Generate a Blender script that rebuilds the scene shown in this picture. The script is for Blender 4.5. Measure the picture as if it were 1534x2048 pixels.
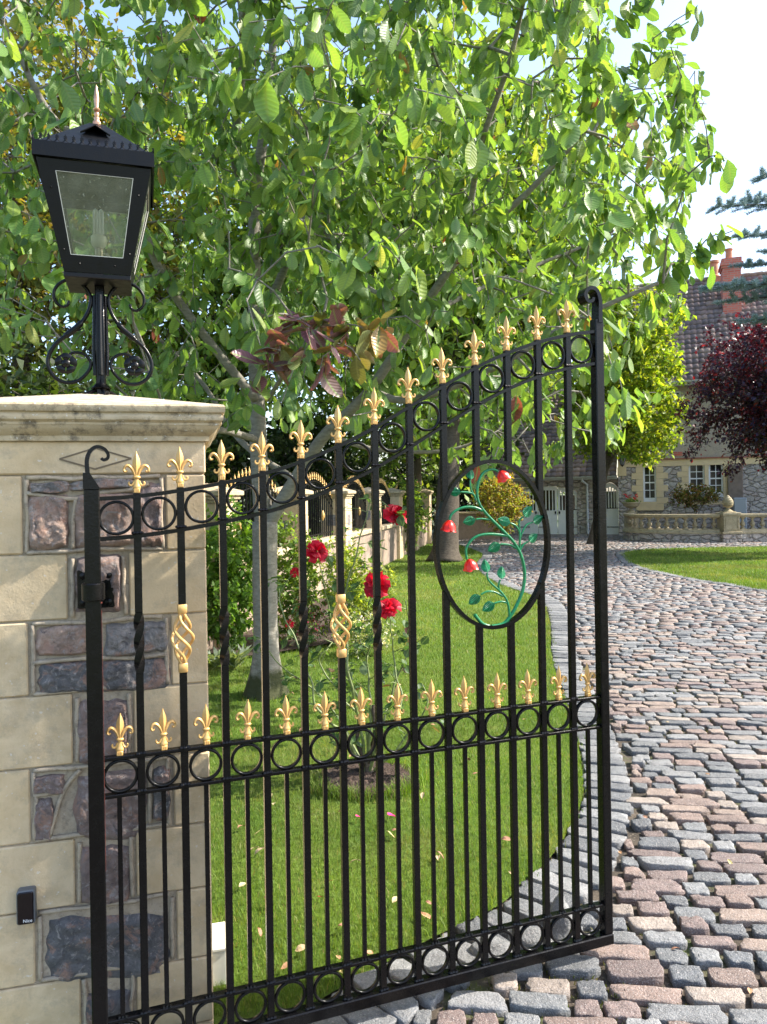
import bpy, bmesh, math, random
import numpy as np
from mathutils import Vector, Matrix, noise
for o in list(bpy.data.objects): bpy.data.objects.remove(o)
R = math.radians
rng = np.random.default_rng(7); random.seed(7)
sc = bpy.context.scene; COL = sc.collection
# ------------------------------------------------------------ camera, sky, sun, exposure
EYE = 1.6; FPX = 1500.0; CX = 767.0; CY = 987.0; ROLL = 0.0162
cam = bpy.data.cameras.new('camera'); co = bpy.data.objects.new('camera', cam); COL.objects.link(co)
co.location = (0, 0, EYE)
co.rotation_euler = (Matrix.Rotation(R(90), 4, 'X') @ Matrix.Rotation(-ROLL, 4, 'Z')).to_euler()
cam.sensor_width = 36; cam.lens = FPX / 2048 * 36; cam.shift_y = -(1024 - CY) / 2048
cam.clip_start = 0.05; cam.clip_end = 2000
sc.camera = co
SUN_AZ, SUN_EL = R(83), R(42)          # azimuth measured from +Y towards +X
w = bpy.data.worlds.new("World"); sc.world = w; w.use_nodes = True
nt = w.node_tree; bg = nt.nodes['Background']
sky = nt.nodes.new('ShaderNodeTexSky'); sky.sky_type = 'NISHITA'; sky.sun_disc = False
sky.sun_elevation = SUN_EL; sky.sun_rotation = SUN_AZ; sky.air_density = 1.0; sky.dust_density = 2.0; sky.ozone_density = 1.0
nt.links.new(sky.outputs[0], bg.inputs[0]); bg.inputs[1].default_value = 0.15
sl = bpy.data.lights.new('sun', 'SUN'); sl.energy = 3.6; sl.angle = R(0.5); sl.color = (1, .93, .82)
so = bpy.data.objects.new('sun', sl); COL.objects.link(so)
sd = Vector((math.sin(SUN_AZ)*math.cos(SUN_EL), math.cos(SUN_AZ)*math.cos(SUN_EL), math.sin(SUN_EL)))
so.rotation_euler = sd.to_track_quat('Z', 'Y').to_euler(); so.location = sd*30
sc.view_settings.view_transform = 'Standard'; sc.view_settings.look = 'None'
sc.view_settings.gamma = 1; sc.view_settings.exposure = 1.6
sc.render.engine = 'CYCLES'
try:
    sc.cycles.max_bounces = 8; sc.cycles.transparent_max_bounces = 12
except Exception: pass

# ------------------------------------------------------------ pixel -> world helpers (survey of the site)
def ray(px, py):
    x = (px-CX)/FPX; y = -(py-CY)/FPX; c, s = math.cos(ROLL), math.sin(ROLL)
    return np.array([x*c+y*s, 1.0, -x*s+y*c])
def ground(px, py, z=0.0):
    d = ray(px, py); t = (z-EYE)/d[2]; return np.array([d[0]*t, t, z])
def at(px, py, Y):
    d = ray(px, py)*Y; return np.array([d[0], Y, d[2]+EYE])
class Frame:
    """a vertical wall plane: origin, direction angle from +Y towards +X; local x along, local y into the back"""
    def __init__(s, x, y, th):
        s.x, s.y, s.th = x, y, th; s.rz = math.pi/2-th
    def m(s, px, py, off=0.0):
        d = ray(px, py); n = np.array([-math.cos(s.th), math.sin(s.th), 0]); P0 = np.array([s.x, s.y, 0])+n*off
        t = (P0@n)/(d@n); p = d*t+[0, 0, EYE]; q = p-P0
        return float(q[0]*math.sin(s.th)+q[1]*math.cos(s.th)), float(p[2])
def inpoly(P, poly):
    x, y = P[:, 0], P[:, 1]; r = np.zeros(len(P), bool); n = len(poly)
    for i in range(n):
        x0, y0 = poly[i][:2]; x1, y1 = poly[(i+1) % n][:2]
        c = (y0 > y) != (y1 > y)
        with np.errstate(divide='ignore', invalid='ignore'):
            r ^= c & (x < (x1-x0)*(y-y0)/(y1-y0+1e-12)+x0)
    return r
def to_px(P):
    X = P[:, 0]/P[:, 1]; Z = (P[:, 2]-EYE)/P[:, 1]; c, s = math.cos(ROLL), math.sin(ROLL)
    return np.stack([CX+FPX*(X*c-Z*s), CY-FPX*(X*s+Z*c)], 1)

# ------------------------------------------------------------ object helpers
def thing(name, label, cat, loc=(0, 0, 0), rz=0.0, group=None):
    o = bpy.data.objects.new(name, None); COL.objects.link(o); o.empty_display_size = .1
    o.location = loc; o.rotation_euler = (0, 0, rz); o['label'] = label; o['category'] = cat
    if group: o['group'] = group
    return o
def tag(o, label, cat, group=None, kind=None):
    o['label'] = label; o['category'] = cat
    if group: o['group'] = group
    if kind: o['kind'] = kind
    return o
def link_mesh(name, V, F, mat, parent=None, smooth=False, col=None, uv=None):
    """V (n,3) array, F list of index tuples or (m,k) array"""
    me = bpy.data.meshes.new(name)
    V = np.asarray(V, dtype=np.float32).reshape(-1, 3)
    if isinstance(F, np.ndarray):
        m, k = F.shape
        me.vertices.add(len(V)); me.vertices.foreach_set('co', V.ravel())
        me.loops.add(m*k); me.loops.foreach_set('vertex_index', F.astype(np.int32).ravel())
        me.polygons.add(m); me.polygons.foreach_set('loop_start', np.arange(0, m*k, k, dtype=np.int32))
        me.polygons.foreach_set('loop_total', np.full(m, k, dtype=np.int32))
        me.update(calc_edges=True)
    else:
        me.from_pydata([tuple(map(float, v)) for v in V], [], [tuple(int(i) for i in f) for f in F]); me.update()
    if col is not None:
        a = me.color_attributes.new('Col', 'FLOAT_COLOR', 'POINT')
        c = np.ones((len(V), 4), np.float32); c[:, :3] = col; a.data.foreach_set('color', c.ravel())
    if uv is not None:
        l = me.uv_layers.new(name='UVMap'); idx = np.empty(len(me.loops), np.int32); me.loops.foreach_get('vertex_index', idx)
        l.data.foreach_set('uv', np.asarray(uv, np.float32)[idx].ravel())
    if smooth: me.polygons.foreach_set('use_smooth', np.ones(len(me.polygons), bool))
    me.materials.append(mat)
    o = bpy.data.objects.new(name, me); COL.objects.link(o)
    if parent: o.parent = parent
    return o
class MB:
    def __init__(s): s.V = []; s.F = []; s.C = []; s.c = (1, 1, 1)
    def add(s, V, F):
        n = len(s.V); s.V += [tuple(map(float, v)) for v in V]; s.F += [tuple(i+n for i in f) for f in F]
        s.C += [tuple(s.c)]*len(V); return s
    def box(s, x0, x1, y0, y1, z0, z1):
        return s.add([(x, y, z) for z in (z0, z1) for x, y in ((x0, y0), (x1, y0), (x1, y1), (x0, y1))],
                     [(3, 2, 1, 0), (4, 5, 6, 7), (0, 1, 5, 4), (1, 2, 6, 5), (2, 3, 7, 6), (3, 0, 4, 7)])
    def bbox(s, x0, x1, y0, y1, z0, z1, b=.003):
        """box with chamfered edges"""
        V = []; q = [(x0, y0), (x1, y0), (x1, y1), (x0, y1)]
        def ring(z, i): 
            return [(x0+i, y0, z), (x1-i, y0, z), (x1, y0+i, z), (x1, y1-i, z), (x1-i, y1, z), (x0+i, y1, z), (x0, y1-i, z), (x0, y0+i, z)]
        def inner(z): return [(x0+b, y0+b, z), (x1-b, y0+b, z), (x1-b, y1-b, z), (x0+b, y1-b, z)]
        V = inner(z0)+ring(z0+b, b)+ring(z1-b, b)+inner(z1)
        F = [(3, 2, 1, 0), (20, 21, 22, 23)]
        for k in range(4):
            a = 4+2*k; c = 4+(2*k+1) % 8; 
            F.append((k, (k+1) % 4, 4+(2*k+1), 4+2*k)); F.append(((k+1) % 4, 4+(2*k+2) % 8, 4+2*k+1))
            F.append((12+2*k, 12+2*k+1, 20+(k+1) % 4, 20+k)); F.append((12+2*k+1, 12+(2*k+2) % 8, 20+(k+1) % 4))
        for k in range(8): F.append((4+k, 4+(k+1) % 8, 12+(k+1) % 8, 12+k))
        return s.add(V, F)
    def tube(s, P, r, n=8, closed=False, flat=None, cap=True, twist0=0, sq=False, up=None):
        """sweep along P; r scalar or list; flat=(rx,ry) multipliers"""
        P = [Vector(p) for p in P]; N = len(P); rs = r if hasattr(r, '__len__') else [r]*N
        V = []; prev = None
        for i in range(N):
            if closed: t = P[(i+1) % N]-P[i-1]
            else: t = P[min(i+1, N-1)]-P[max(i-1, 0)]
            t = t.normalized() if t.length > 1e-9 else Vector((0, 0, 1))
            if up is not None: a = Vector(up)-t*t.dot(Vector(up))
            elif prev is None: a = t.orthogonal()
            else: a = prev-t*t.dot(prev)
            a = a.normalized() if a.length > 1e-9 else t.orthogonal().normalized()
            prev = a; b = t.cross(a)
            fx, fy = flat if flat else (1, 1)
            for k in range(n):
                th = 2*math.pi*(k+(.5 if sq else 0))/n+twist0
                V.append(P[i]+a*(math.cos(th)*rs[i]*fx)+b*(math.sin(th)*rs[i]*fy))
        F = []
        for i in range(N if closed else N-1):
            j = (i+1) % N
            for k in range(n): F.append((i*n+k, i*n+(k+1) % n, j*n+(k+1) % n, j*n+k))
        if not closed and cap:
            F.append(tuple(range(n))[::-1]); F.append(tuple((N-1)*n+k for k in range(n)))
        return s.add(V, F)
    def lathe(s, prof, c=(0, 0, 0), n=16, sx=1, sy=1):
        V = []; N = len(prof)
        for r, z in prof:
            for k in range(n):
                th = 2*math.pi*k/n; V.append((c[0]+r*math.cos(th)*sx, c[1]+r*math.sin(th)*sy, c[2]+z))
        F = [(i*n+k, i*n+(k+1) % n, (i+1)*n+(k+1) % n, (i+1)*n+k) for i in range(N-1) for k in range(n)]
        F.append(tuple(range(n))[::-1]); F.append(tuple((N-1)*n+k for k in range(n)))
        return s.add(V, F)
    def prism(s, poly, y0, y1):
        """poly of (x,z) counter-clockwise seen from -y, extruded from y0 (front) to y1"""
        n = len(poly); V = [(x, y0, z) for x, z in poly]+[(x, y1, z) for x, z in poly]
        F = [tuple(range(n)), tuple(range(2*n-1, n-1, -1))]+[(i, i+n, (i+1) % n+n, (i+1) % n) for i in range(n)]
        return s.add(V, F)
    def xf(s, M, start=0):
        for i in range(start, len(s.V)): s.V[i] = tuple(M @ Vector(s.V[i]))
        return s
    def build(s, name, mat, parent=None, smooth=False, usecol=False, auto=None):
        o = link_mesh(name, np.array(s.V), s.F, mat, parent, smooth, np.array(s.C) if usecol else None)
        if auto is not None:
            for p in o.data.polygons: p.use_smooth = True
            try: o.data.set_sharp_from_angle(angle=R(auto))
            except Exception: pass
        return o
def dup(src, loc=None, rz=None, parent=None, label=None):
    c = src.copy(); COL.objects.link(c)
    if parent: c.parent = parent
    if loc is not None: c.location = loc
    if rz is not None: c.rotation_euler = (0, 0, rz)
    if label: c['label'] = label
    for ch in list(src.children): dup(ch, parent=c)
    return c

# ------------------------------------------------------------ materials
def new_mat(name):
    m = bpy.data.materials.new(name); m.use_nodes = True; return m, m.node_tree, m.node_tree.nodes['Principled BSDF']
def nd(nt, t, **kw):
    n = nt.nodes.new(t)
    for k, v in kw.items():
        if k in n.inputs: n.inputs[k].default_value = v
        else: setattr(n, k, v)
    return n
def mix(nt, fac, a, b, mode='MIX'):
    n = nt.nodes.new('ShaderNodeMix'); n.data_type = 'RGBA'; n.blend_type = mode
    for s, v in ((0, fac), (6, a), (7, b)):
        if isinstance(v, bpy.types.NodeSocket): nt.links.new(v, n.inputs[s])
        elif s == 0: n.inputs[0].default_value = v
        else: n.inputs[s].default_value = (*v, 1)
    return n.outputs[2]
def noise_n(nt, scale, detail=5, rough=.55, coord='Object', dist=0.0, vec=None):
    tc = nt.nodes.new('ShaderNodeTexCoord'); n = nt.nodes.new('ShaderNodeTexNoise')
    n.inputs['Scale'].default_value = scale; n.inputs['Detail'].default_value = detail; n.inputs['Roughness'].default_value = rough
    n.inputs['Distortion'].default_value = dist
    nt.links.new(vec if vec is not None else tc.outputs[coord], n.inputs['Vector']); return n.outputs['Fac']
def ramp(nt, src, stops):
    n = nt.nodes.new('ShaderNodeValToRGB'); e = n.color_ramp.elements
    while len(e) < len(stops): e.new(.5)
    for i, (p, c) in enumerate(stops): e[i].position = p; e[i].color = (*c, 1) if hasattr(c, '__len__') else (c, c, c, 1)
    nt.links.new(src, n.inputs[0]); return n.outputs[0]
def bump(nt, bs, src, strength=.3, dist=.01, prev=None):
    n = nt.nodes.new('ShaderNodeBump'); n.inputs['Strength'].default_value = strength; n.inputs['Distance'].default_value = dist
    nt.links.new(src, n.inputs['Height'])
    if prev is not None: nt.links.new(prev, n.inputs['Normal'])
    nt.links.new(n.outputs[0], bs.inputs['Normal']); return n.outputs[0]
def simple(name, col, rough=.5, metal=0.0, nscale=None, var=.2, bstr=0.0, bscale=None, spec=None, bdist=.004):
    m, nt, b = new_mat(name); b.inputs['Roughness'].default_value = rough; b.inputs['Metallic'].default_value = metal
    b.inputs['Base Color'].default_value = (*col, 1)
    if spec is not None: b.inputs['Specular IOR Level'].default_value = spec
    if nscale:
        f = noise_n(nt, nscale)
        c = ramp(nt, f, [(.3, tuple(x*(1-var) for x in col)), (.7, tuple(min(1, x*(1+var)) for x in col))]); nt.links.new(c, b.inputs['Base Color'])
    if bstr: bump(nt, b, noise_n(nt, bscale or 60, 4), bstr, bdist)
    return m
def colmat(name, rough=.6, nscale=30, var=.25, bstr=.3, bscale=80, bdist=.004, speck=None, spec=.3):
    m, nt, b = new_mat(name); b.inputs['Roughness'].default_value = rough; b.inputs['Specular IOR Level'].default_value = spec
    a = nt.nodes.new('ShaderNodeAttribute'); a.attribute_name = 'Col'
    f = noise_n(nt, nscale, 6, .6); v = ramp(nt, f, [(.3, 1-var), (.7, 1+var*.6)])
    c = mix(nt, 1.0, a.outputs['Color'], v, 'MULTIPLY')
    if speck:
        f2 = noise_n(nt, speck[0], 2, .7); s = ramp(nt, f2, [(speck[1], 0.0), (speck[1]+.08, 1.0)]); c = mix(nt, s, c, speck[2])
        f3 = noise_n(nt, speck[0]*1.3, 2, .7, dist=.5); s3 = ramp(nt, f3, [(1-speck[1]-.1, 1.0), (1-speck[1], 0.0)]); c = mix(nt, s3, c, speck[3])
    nt.links.new(c, b.inputs['Base Color'])
    if bstr: bump(nt, b, noise_n(nt, bscale, 5, .65), bstr, bdist)
    return m
def leafmat(name, trans=.42, vein=True, rough=.42, under=(.30, .36, .24), underf=.35, tcol=(1.2, 1.22, .42)):
    m, nt, b = new_mat(name); L = nt.links
    a = nt.nodes.new('ShaderNodeAttribute'); a.attribute_name = 'Col'; base = a.outputs['Color']
    if vein:
        uv = nt.nodes.new('ShaderNodeUVMap'); sx = nt.nodes.new('ShaderNodeSeparateXYZ'); L.new(uv.outputs[0], sx.inputs[0])
        ab = nd(nt, 'ShaderNodeMath', operation='ABSOLUTE'); L.new(sx.outputs[0], ab.inputs[0])
        mu = nd(nt, 'ShaderNodeMath', operation='MULTIPLY'); L.new(ab.outputs[0], mu.inputs[0]); mu.inputs[1].default_value = .35
        su = nd(nt, 'ShaderNodeMath', operation='SUBTRACT'); L.new(sx.outputs[1], su.inputs[0]); L.new(mu.outputs[0], su.inputs[1])
        fr = nd(nt, 'ShaderNodeMath', operation='MULTIPLY'); L.new(su.outputs[0], fr.inputs[0]); fr.inputs[1].default_value = 62.0
        sn = nd(nt, 'ShaderNodeMath', operation='SINE'); L.new(fr.outputs[0], sn.inputs[0])
        vr = ramp(nt, sn.outputs[0], [(.0, .88), (.9, 1.05)])
        base = mix(nt, 1.0, base, vr, 'MULTIPLY')
        mid = ramp(nt, ab.outputs[0], [(.0, 1.0), (.07, 0.0)]); base = mix(nt, mid, base, (.22, .32, .10))
        bp = nd(nt, 'ShaderNodeBump'); bp.inputs['Strength'].default_value = .16; bp.inputs['Distance'].default_value = .004
        L.new(sn.outputs[0], bp.inputs['Height']); L.new(bp.outputs[0], b.inputs['Normal'])
    g = nt.nodes.new('ShaderNodeNewGeometry')
    mfac = nd(nt, 'ShaderNodeMath', operation='MULTIPLY'); L.new(g.outputs['Backfacing'], mfac.inputs[0]); mfac.inputs[1].default_value = underf
    c = mix(nt, mfac.outputs[0], base, under)
    L.new(c, b.inputs['Base Color']); b.inputs['Roughness'].default_value = rough; b.inputs['Specular IOR Level'].default_value = .45
    t = nt.nodes.new('ShaderNodeBsdfTranslucent'); tc = mix(nt, 1.0, base, tcol, 'MULTIPLY'); L.new(tc, t.inputs[0])
    ms = nt.nodes.new('ShaderNodeMixShader'); ms.inputs[0].default_value = trans
    L.new(b.outputs[0], ms.inputs[1]); L.new(t.outputs[0], ms.inputs[2]); L.new(ms.outputs[0], nt.nodes['Material Output'].inputs[0])
    return m
M = {}
def black_paint(name, rough=.22):
    m, nt, b = new_mat(name); b.inputs['Base Color'].default_value = (.003, .003, .0035, 1)
    f = noise_n(nt, 40, 4); r = ramp(nt, f, [(.3, rough-.04), (.75, rough+.12)]); nt.links.new(r, b.inputs['Roughness'])
    b.inputs['Specular IOR Level'].default_value = .25
    bump(nt, b, noise_n(nt, 160, 3, .6), .35, .0012); return m
M['black'] = black_paint('black_gloss_paint')
M['black_soft'] = black_paint('black_satin_paint', .38)
M['gold'] = simple('gold_paint', (.64, .39, .135), .40, .3, 30, .15, .15, 120)
M['copper'] = simple('copper', (.62, .33, .2), .32, .8, 60, .3, .2, 90)
M['red_enamel'] = simple('red_enamel', (.74, .016, .005), .3, 0, None)
M['green_enamel'] = simple('green_enamel', (.004, .165, .06), .3, 0, 80, .25, .2, 150)
M['glass'] = None
# ------------------------------------------------------------ more materials
def stone_mat(name, c1, c2, dirt=None, scale=9, bstr=.35, bscale=140):
    m, nt, b = new_mat(name); b.inputs['Roughness'].default_value = .85; b.inputs['Specular IOR Level'].default_value = .2
    f = noise_n(nt, scale, 8, .65, dist=.4); c = ramp(nt, f, [(.32, c1), (.68, c2)])
    f1 = noise_n(nt, scale*.28, 6, .6); c = mix(nt, ramp(nt, f1, [(.4, 0.0), (.7, .55)]), c, tuple(min(1, x*1.12) for x in (c2[0], c2[1]*.93, c2[2]*.8)))
    if dirt:
        f2 = noise_n(nt, scale*2.2, 10, .75); s = ramp(nt, f2, [(.5, 0.0), (.66, dirt[1])]); c = mix(nt, s, c, dirt[0])
        f3 = noise_n(nt, scale*7, 3, .5); s3 = ramp(nt, f3, [(.66, 0.0), (.70, .8)]); c = mix(nt, s3, c, dirt[2])
    nt.links.new(c, b.inputs['Base Color'])
    n1 = bump(nt, b, noise_n(nt, bscale, 6, .7), bstr, .004); bump(nt, b, noise_n(nt, 22, 3, .5), .25, .01, n1)
    return m
M['ashlar'] = stone_mat('sandstone_ashlar', (.46, .345, .205), (.65, .52, .345), ((.30, .26, .2), .45, (.62, .56, .47)))
M['cap'] = stone_mat('weathered_sandstone_cap', (.38, .30, .19), (.54, .45, .31), ((.10, .085, .065), .85, (.62, .6, .53)), 12)
M['cap_top'] = stone_mat('weathered_cap_top', (.34, .29, .22), (.50, .44, .34), ((.14, .11, .08), .75, (.6, .55, .45)), 14, .5)
M['mortar'] = stone_mat('grey_mortar', (.34, .28, .21), (.46, .39, .30), ((.13, .11, .09), .6, (.5, .46, .4)), 25, .7, 90)
m, nt, b = new_mat('rubble_stone'); M['rubble'] = m
b.inputs['Roughness'].default_value = .72; b.inputs['Specular IOR Level'].default_value = .35
a = nt.nodes.new('ShaderNodeAttribute'); a.attribute_name = 'Col'
f = noise_n(nt, 14, 8, .7, dist=.8); v = ramp(nt, f, [(.3, .45), (.55, 1.0), (.8, 1.6)])
c = mix(nt, 1.0, a.outputs['Color'], v, 'MULTIPLY')
f = noise_n(nt, 9, 6, .7, dist=1.5); c = mix(nt, ramp(nt, f, [(.52, 0.0), (.6, .8)]), c, (.46, .28, .21))
f = noise_n(nt, 22, 9, .75, dist=2.0); c = mix(nt, ramp(nt, f, [(.54, 0.0), (.62, .8)]), c, (.46, .42, .40))
f = noise_n(nt, 30, 6, .7, dist=.7); c = mix(nt, ramp(nt, f, [(.34, .7), (.42, 0.0)]), c, (.07, .065, .075))
nt.links.new(c, b.inputs['Base Color'])
n1 = bump(nt, b, noise_n(nt, 45, 8, .75, dist=.5), 1.0, .02); bump(nt, b, noise_n(nt, 250, 4, .6), .4, .003, n1)
M['granite'] = colmat('granite_setts', .6, 26, .3, 1.0, 90, .009, (300, .58, (.42, .39, .37), (.05, .05, .055)), .4)
m, nt, b = new_mat('joint_soil'); M['joint'] = m; b.inputs['Roughness'].default_value = .95
f = noise_n(nt, 5, 6, .6); c = ramp(nt, f, [(.35, (.035, .028, .02)), (.65, (.09, .07, .05))])
f = noise_n(nt, 2.4, 6, .7); c = mix(nt, ramp(nt, f, [(.52, 0.0), (.64, .85)]), c, (.07, .10, .02))
f = noise_n(nt, 60, 3, .6); c = mix(nt, ramp(nt, f, [(.55, 0.0), (.7, .6)]), c, (.24, .20, .15))
nt.links.new(c, b.inputs['Base Color']); bump(nt, b, noise_n(nt, 70, 6, .7), .9, .01)
m, nt, b = new_mat('lawn_turf'); M['turf'] = m; b.inputs['Roughness'].default_value = .9; b.inputs['Specular IOR Level'].default_value = .1
f = noise_n(nt, 1.2, 6, .6); c = ramp(nt, f, [(.35, (.085, .16, .022)), (.65, (.15, .22, .035))])
f = noise_n(nt, 45, 5, .7); c = mix(nt, ramp(nt, f, [(.35, .6), (.6, 0.0)]), c, (.06, .09, .02))
f = noise_n(nt, 4, 5, .7); c = mix(nt, ramp(nt, f, [(.55, 0.0), (.75, .4)]), c, (.22, .19, .07))
nt.links.new(c, b.inputs['Base Color']); bump(nt, b, noise_n(nt, 120, 4, .7), 1.0, .02)
M['soil'] = simple('dark_bark_soil', (.055, .035, .025), .95, 0, 40, .6, 1.0, 60, bdist=.03)
M['earth'] = simple('far_ground', (.10, .12, .05), .95, 0, 2, .4, .5, 30)
M['grass'] = leafmat('grass_blades', .35, False, .55, (.2, .3, .08), .0, (1.3, 1.3, .4))
M['leaf'] = leafmat('broad_leaves', .5)
M['leaf_small'] = leafmat('small_leaves', .52, False, .5, (.2, .25, .12), .25, (1.4, 1.3, .4))
M['leaf_purple'] = leafmat('purple_leaves', .3, False, .4, (.15, .08, .08), .2, (2.4, .5, .5))
M['leaf_autumn'] = leafmat('autumn_leaves', .3, True, .38, (.32, .2, .14), .3, (1.5, .9, .4))
M['needles'] = leafmat('blue_needles', .1, False, .6, (.2, .3, .3), .2, (1, 1, .9))
M['petal'] = leafmat('rose_petals', .4, False, .5, (.6, .02, .05), .2, (1.4, .3, .4))
def bark(name, c1, c2, moss=.0, sc_=18):
    m, nt, b = new_mat(name); b.inputs['Roughness'].default_value = .9; b.inputs['Specular IOR Level'].default_value = .15
    tc = nt.nodes.new('ShaderNodeTexCoord'); mp = nt.nodes.new('ShaderNodeMapping'); mp.inputs['Scale'].default_value = (1, 1, 2.6) if moss < .5 else (1, 1, .35)
    nt.links.new(tc.outputs['Object'], mp.inputs[0])
    f = noise_n(nt, sc_, 8, .7, vec=mp.outputs[0]); c = ramp(nt, f, [(.3, c1), (.7, c2)])
    if moss > 0:
        sp = nt.nodes.new('ShaderNodeSeparateXYZ'); nt.links.new(tc.outputs['Object'], sp.inputs[0])
        ad = nd(nt, 'ShaderNodeMath', operation='MULTIPLY_ADD'); nt.links.new(noise_n(nt, 9, 5), ad.inputs[0]); ad.inputs[1].default_value = .5; nt.links.new(sp.outputs[2], ad.inputs[2])
        c = mix(nt, ramp(nt, ad.outputs[0], [(.40, .9), (.52, 0.0)]), c, (.035, .042, .012))
    nt.links.new(c, b.inputs['Base Color']); bump(nt, b, f, .8, .012); return m
M['bark_near'] = bark('grey_smooth_bark', (.16, .145, .12), (.32, .30, .26), .3)
M['bark_dark'] = bark('dark_furrowed_bark', (.05, .04, .03), (.13, .11, .085), .0, 14)
M['twig_green'] = simple('rose_stem', (.16, .20, .07), .5, 0, 30, .4)
# ------------------------------------------------------------ setting: ground, lawns, driveway
KL = [(560, 2060), (640, 2003), (760, 1935), (870, 1876), (1000, 1812), (1045, 1768), (1100, 1718), (1148, 1645), (1164, 1600), (1166, 1560), (1156, 1490), (1134, 1410),
      (1112, 1350), (1102, 1300), (1100, 1250), (1089, 1210), (1063, 1192), (994, 1167), (958, 1143), (952, 1128), (964, 1113), (958, 1105), (920, 1091), (895, 1083)]
def dense(P, step):
    P = np.array(P, float)
    # catmull-rom then resample
    Q = []; n = len(P)
    for i in range(n-1):
        p0, p1, p2, p3 = P[max(i-1, 0)], P[i], P[i+1], P[min(i+2, n-1)]
        for t in np.linspace(0, 1, 10, endpoint=False):
            Q.append(.5*((2*p1)+(-p0+p2)*t+(2*p0-5*p1+4*p2-p3)*t*t+(-p0+3*p1-3*p2+p3)*t**3))
    Q.append(P[-1]); Q = np.array(Q); d = np.r_[0, np.cumsum(np.linalg.norm(np.diff(Q, axis=0), axis=1))]
    s = np.arange(0, d[-1], step); return np.stack([np.interp(s, d, Q[:, k]) for k in range(Q.shape[1])], 1)
edge = [tuple(ground(*p)[:2]) for p in KL]
edge = [(-1.15, 1.75), (-.72, 1.95)]+edge[0:]
edgeD = dense(edge, .05)
lawn_poly = [tuple(p) for p in edgeD]+[(0.9, 25.2), (-4, 25.5), (-9, 20), (-9, 3), (-1.2, 1.72)]
isl = [(1240, 1108), (1255, 1126), (1300, 1141), (1380, 1158), (1450, 1168), (1534, 1184), (1620, 1200)]
islw = [tuple(ground(*p)[:2]) for p in isl]
islT = [tuple(ground(*p)[:2]) for p in [(1700, 1093), (1534, 1093), (1400, 1095), (1300, 1098), (1255, 1102), (1240, 1108)]]
isl_closed = islw+[(islw[-1][0]+3, islw[-1][1]+1), (islT[0][0]+2, islT[0][1])]+islT[:-1]
isl_edge = dense(islT[1:]+islw[1:], .05)
def flat_poly(name, poly, z, mat):
    bm = bmesh.new(); vs = [bm.verts.new((x, y, z)) for x, y in poly]; f = bm.faces.new(vs)
    bmesh.ops.triangulate(bm, faces=[f]); bmesh.ops.recalc_face_normals(bm, faces=bm.faces)
    me = bpy.data.meshes.new(name); bm.to_mesh(me); bm.free()
    if me.polygons[0].normal.z < 0: me.flip_normals()
    me.materials.append(mat); o = bpy.data.objects.new(name, me); COL.objects.link(o); o['kind'] = 'structure'; return o
o = link_mesh('ground', [(-400, -400, -.03), (400, -400, -.03), (400, 600, -.03), (-400, 600, -.03)], [(0, 1, 2, 3)], M['earth']); o['kind'] = 'structure'
flat_poly('driveway_bedding', [(-3, -2), (18, -2), (34, 30), (-6, 30), (-6, 2)], -.018, M['joint'])
lawn_o = flat_poly('lawn', lawn_poly, .006, M['turf'])
isl_o = flat_poly('lawn_island', isl_closed, .006, M['turf'])

GREY = np.array([(.165, .175, .18), (.21, .218, .222), (.125, .135, .145), (.25, .255, .255)]); PINK = np.array([(.245, .175, .145), (.30, .225, .18), (.205, .15, .135), (.33, .275, .23)])
def setts(name, C, A, a, b, h, col, near):
    """C (n,2) centres, A angle, a/b half sizes, h top height"""
    n = len(C); K = 20 if near else 8
    th = (np.arange(K)+.5)*2*np.pi/K
    e = 14.0 if near else 11.0
    den = (np.abs(np.cos(th))**e+np.abs(np.sin(th))**e)**(-1/e); ux, uy = np.cos(th)*den, np.sin(th)*den
    if near:
        jit = rng.normal(0, .04, (n, K)); jit[rng.random((n, K)) < .06] -= .10; skew = rng.normal(0, .05, (n, 1)); tap = rng.normal(0, .09, (n, 1))
        layers = [(1.0, 0, -.035), (1.0, 0, -.006), (1.0, .0015, -.0015), (1.0, .006, .0), (.6, .0, .0002)]
    else:
        jit = rng.normal(0, .06, (n, K)); skew = rng.normal(0, .05, (n, 1)); tap = rng.normal(0, .08, (n, 1))
        layers = [(1.0, 0, -.03), (1.0, .001, -.006), (1.0, .008, 0)]
    V = []
    for sc_, ins, dz in layers:
        x = ux[None]*(a[:, None]*sc_-ins)*(1+jit)*(1+tap*uy[None]); y = uy[None]*(b[:, None]*sc_-ins)*(1+jit*1.2)+x*skew*.6
        z = np.full((n, K), 0.0)+h[:, None]+dz
        if dz > -.03: z = z+rng.normal(0, .0016 if near else .001, (n, K))
        V.append(np.stack([x, y, z], -1))
    cen = np.zeros((n, 1, 3)); cen[:, 0, 2] = h+.002
    V = np.concatenate(V+[cen], 1); m = V.shape[1]
    tilt = rng.normal(0, .022, (n, 2)); V[..., 2] += V[..., 0]*tilt[:, :1]+V[..., 1]*tilt[:, 1:]*1.5
    c, s = np.cos(A)[:, None], np.sin(A)[:, None]
    X = V[..., 0]*c-V[..., 1]*s+C[:, :1]; Y = V[..., 0]*s+V[..., 1]*c+C[:, 1:]
    V = np.stack([X, Y, V[..., 2]], -1)
    k = np.arange(K); k2 = (k+1) % K; F = []
    for l in range(len(layers)-1): F.append(np.stack([l*K+k, l*K+k2, (l+1)*K+k2, (l+1)*K+k], 1))
    l = len(layers)-1; ct = len(layers)*K
    kk = np.arange(0, K, 2); F.append(np.stack([l*K+kk, l*K+(kk+1) % K, l*K+(kk+2) % K, np.full(len(kk), ct)], 1))
    F = np.concatenate(F, 0); F = (F[None]+(np.arange(n)*m)[:, None, None]).reshape(-1, 4)
    cc = np.repeat(col, m, 0)
    return V.reshape(-1, 3), F, cc
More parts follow.
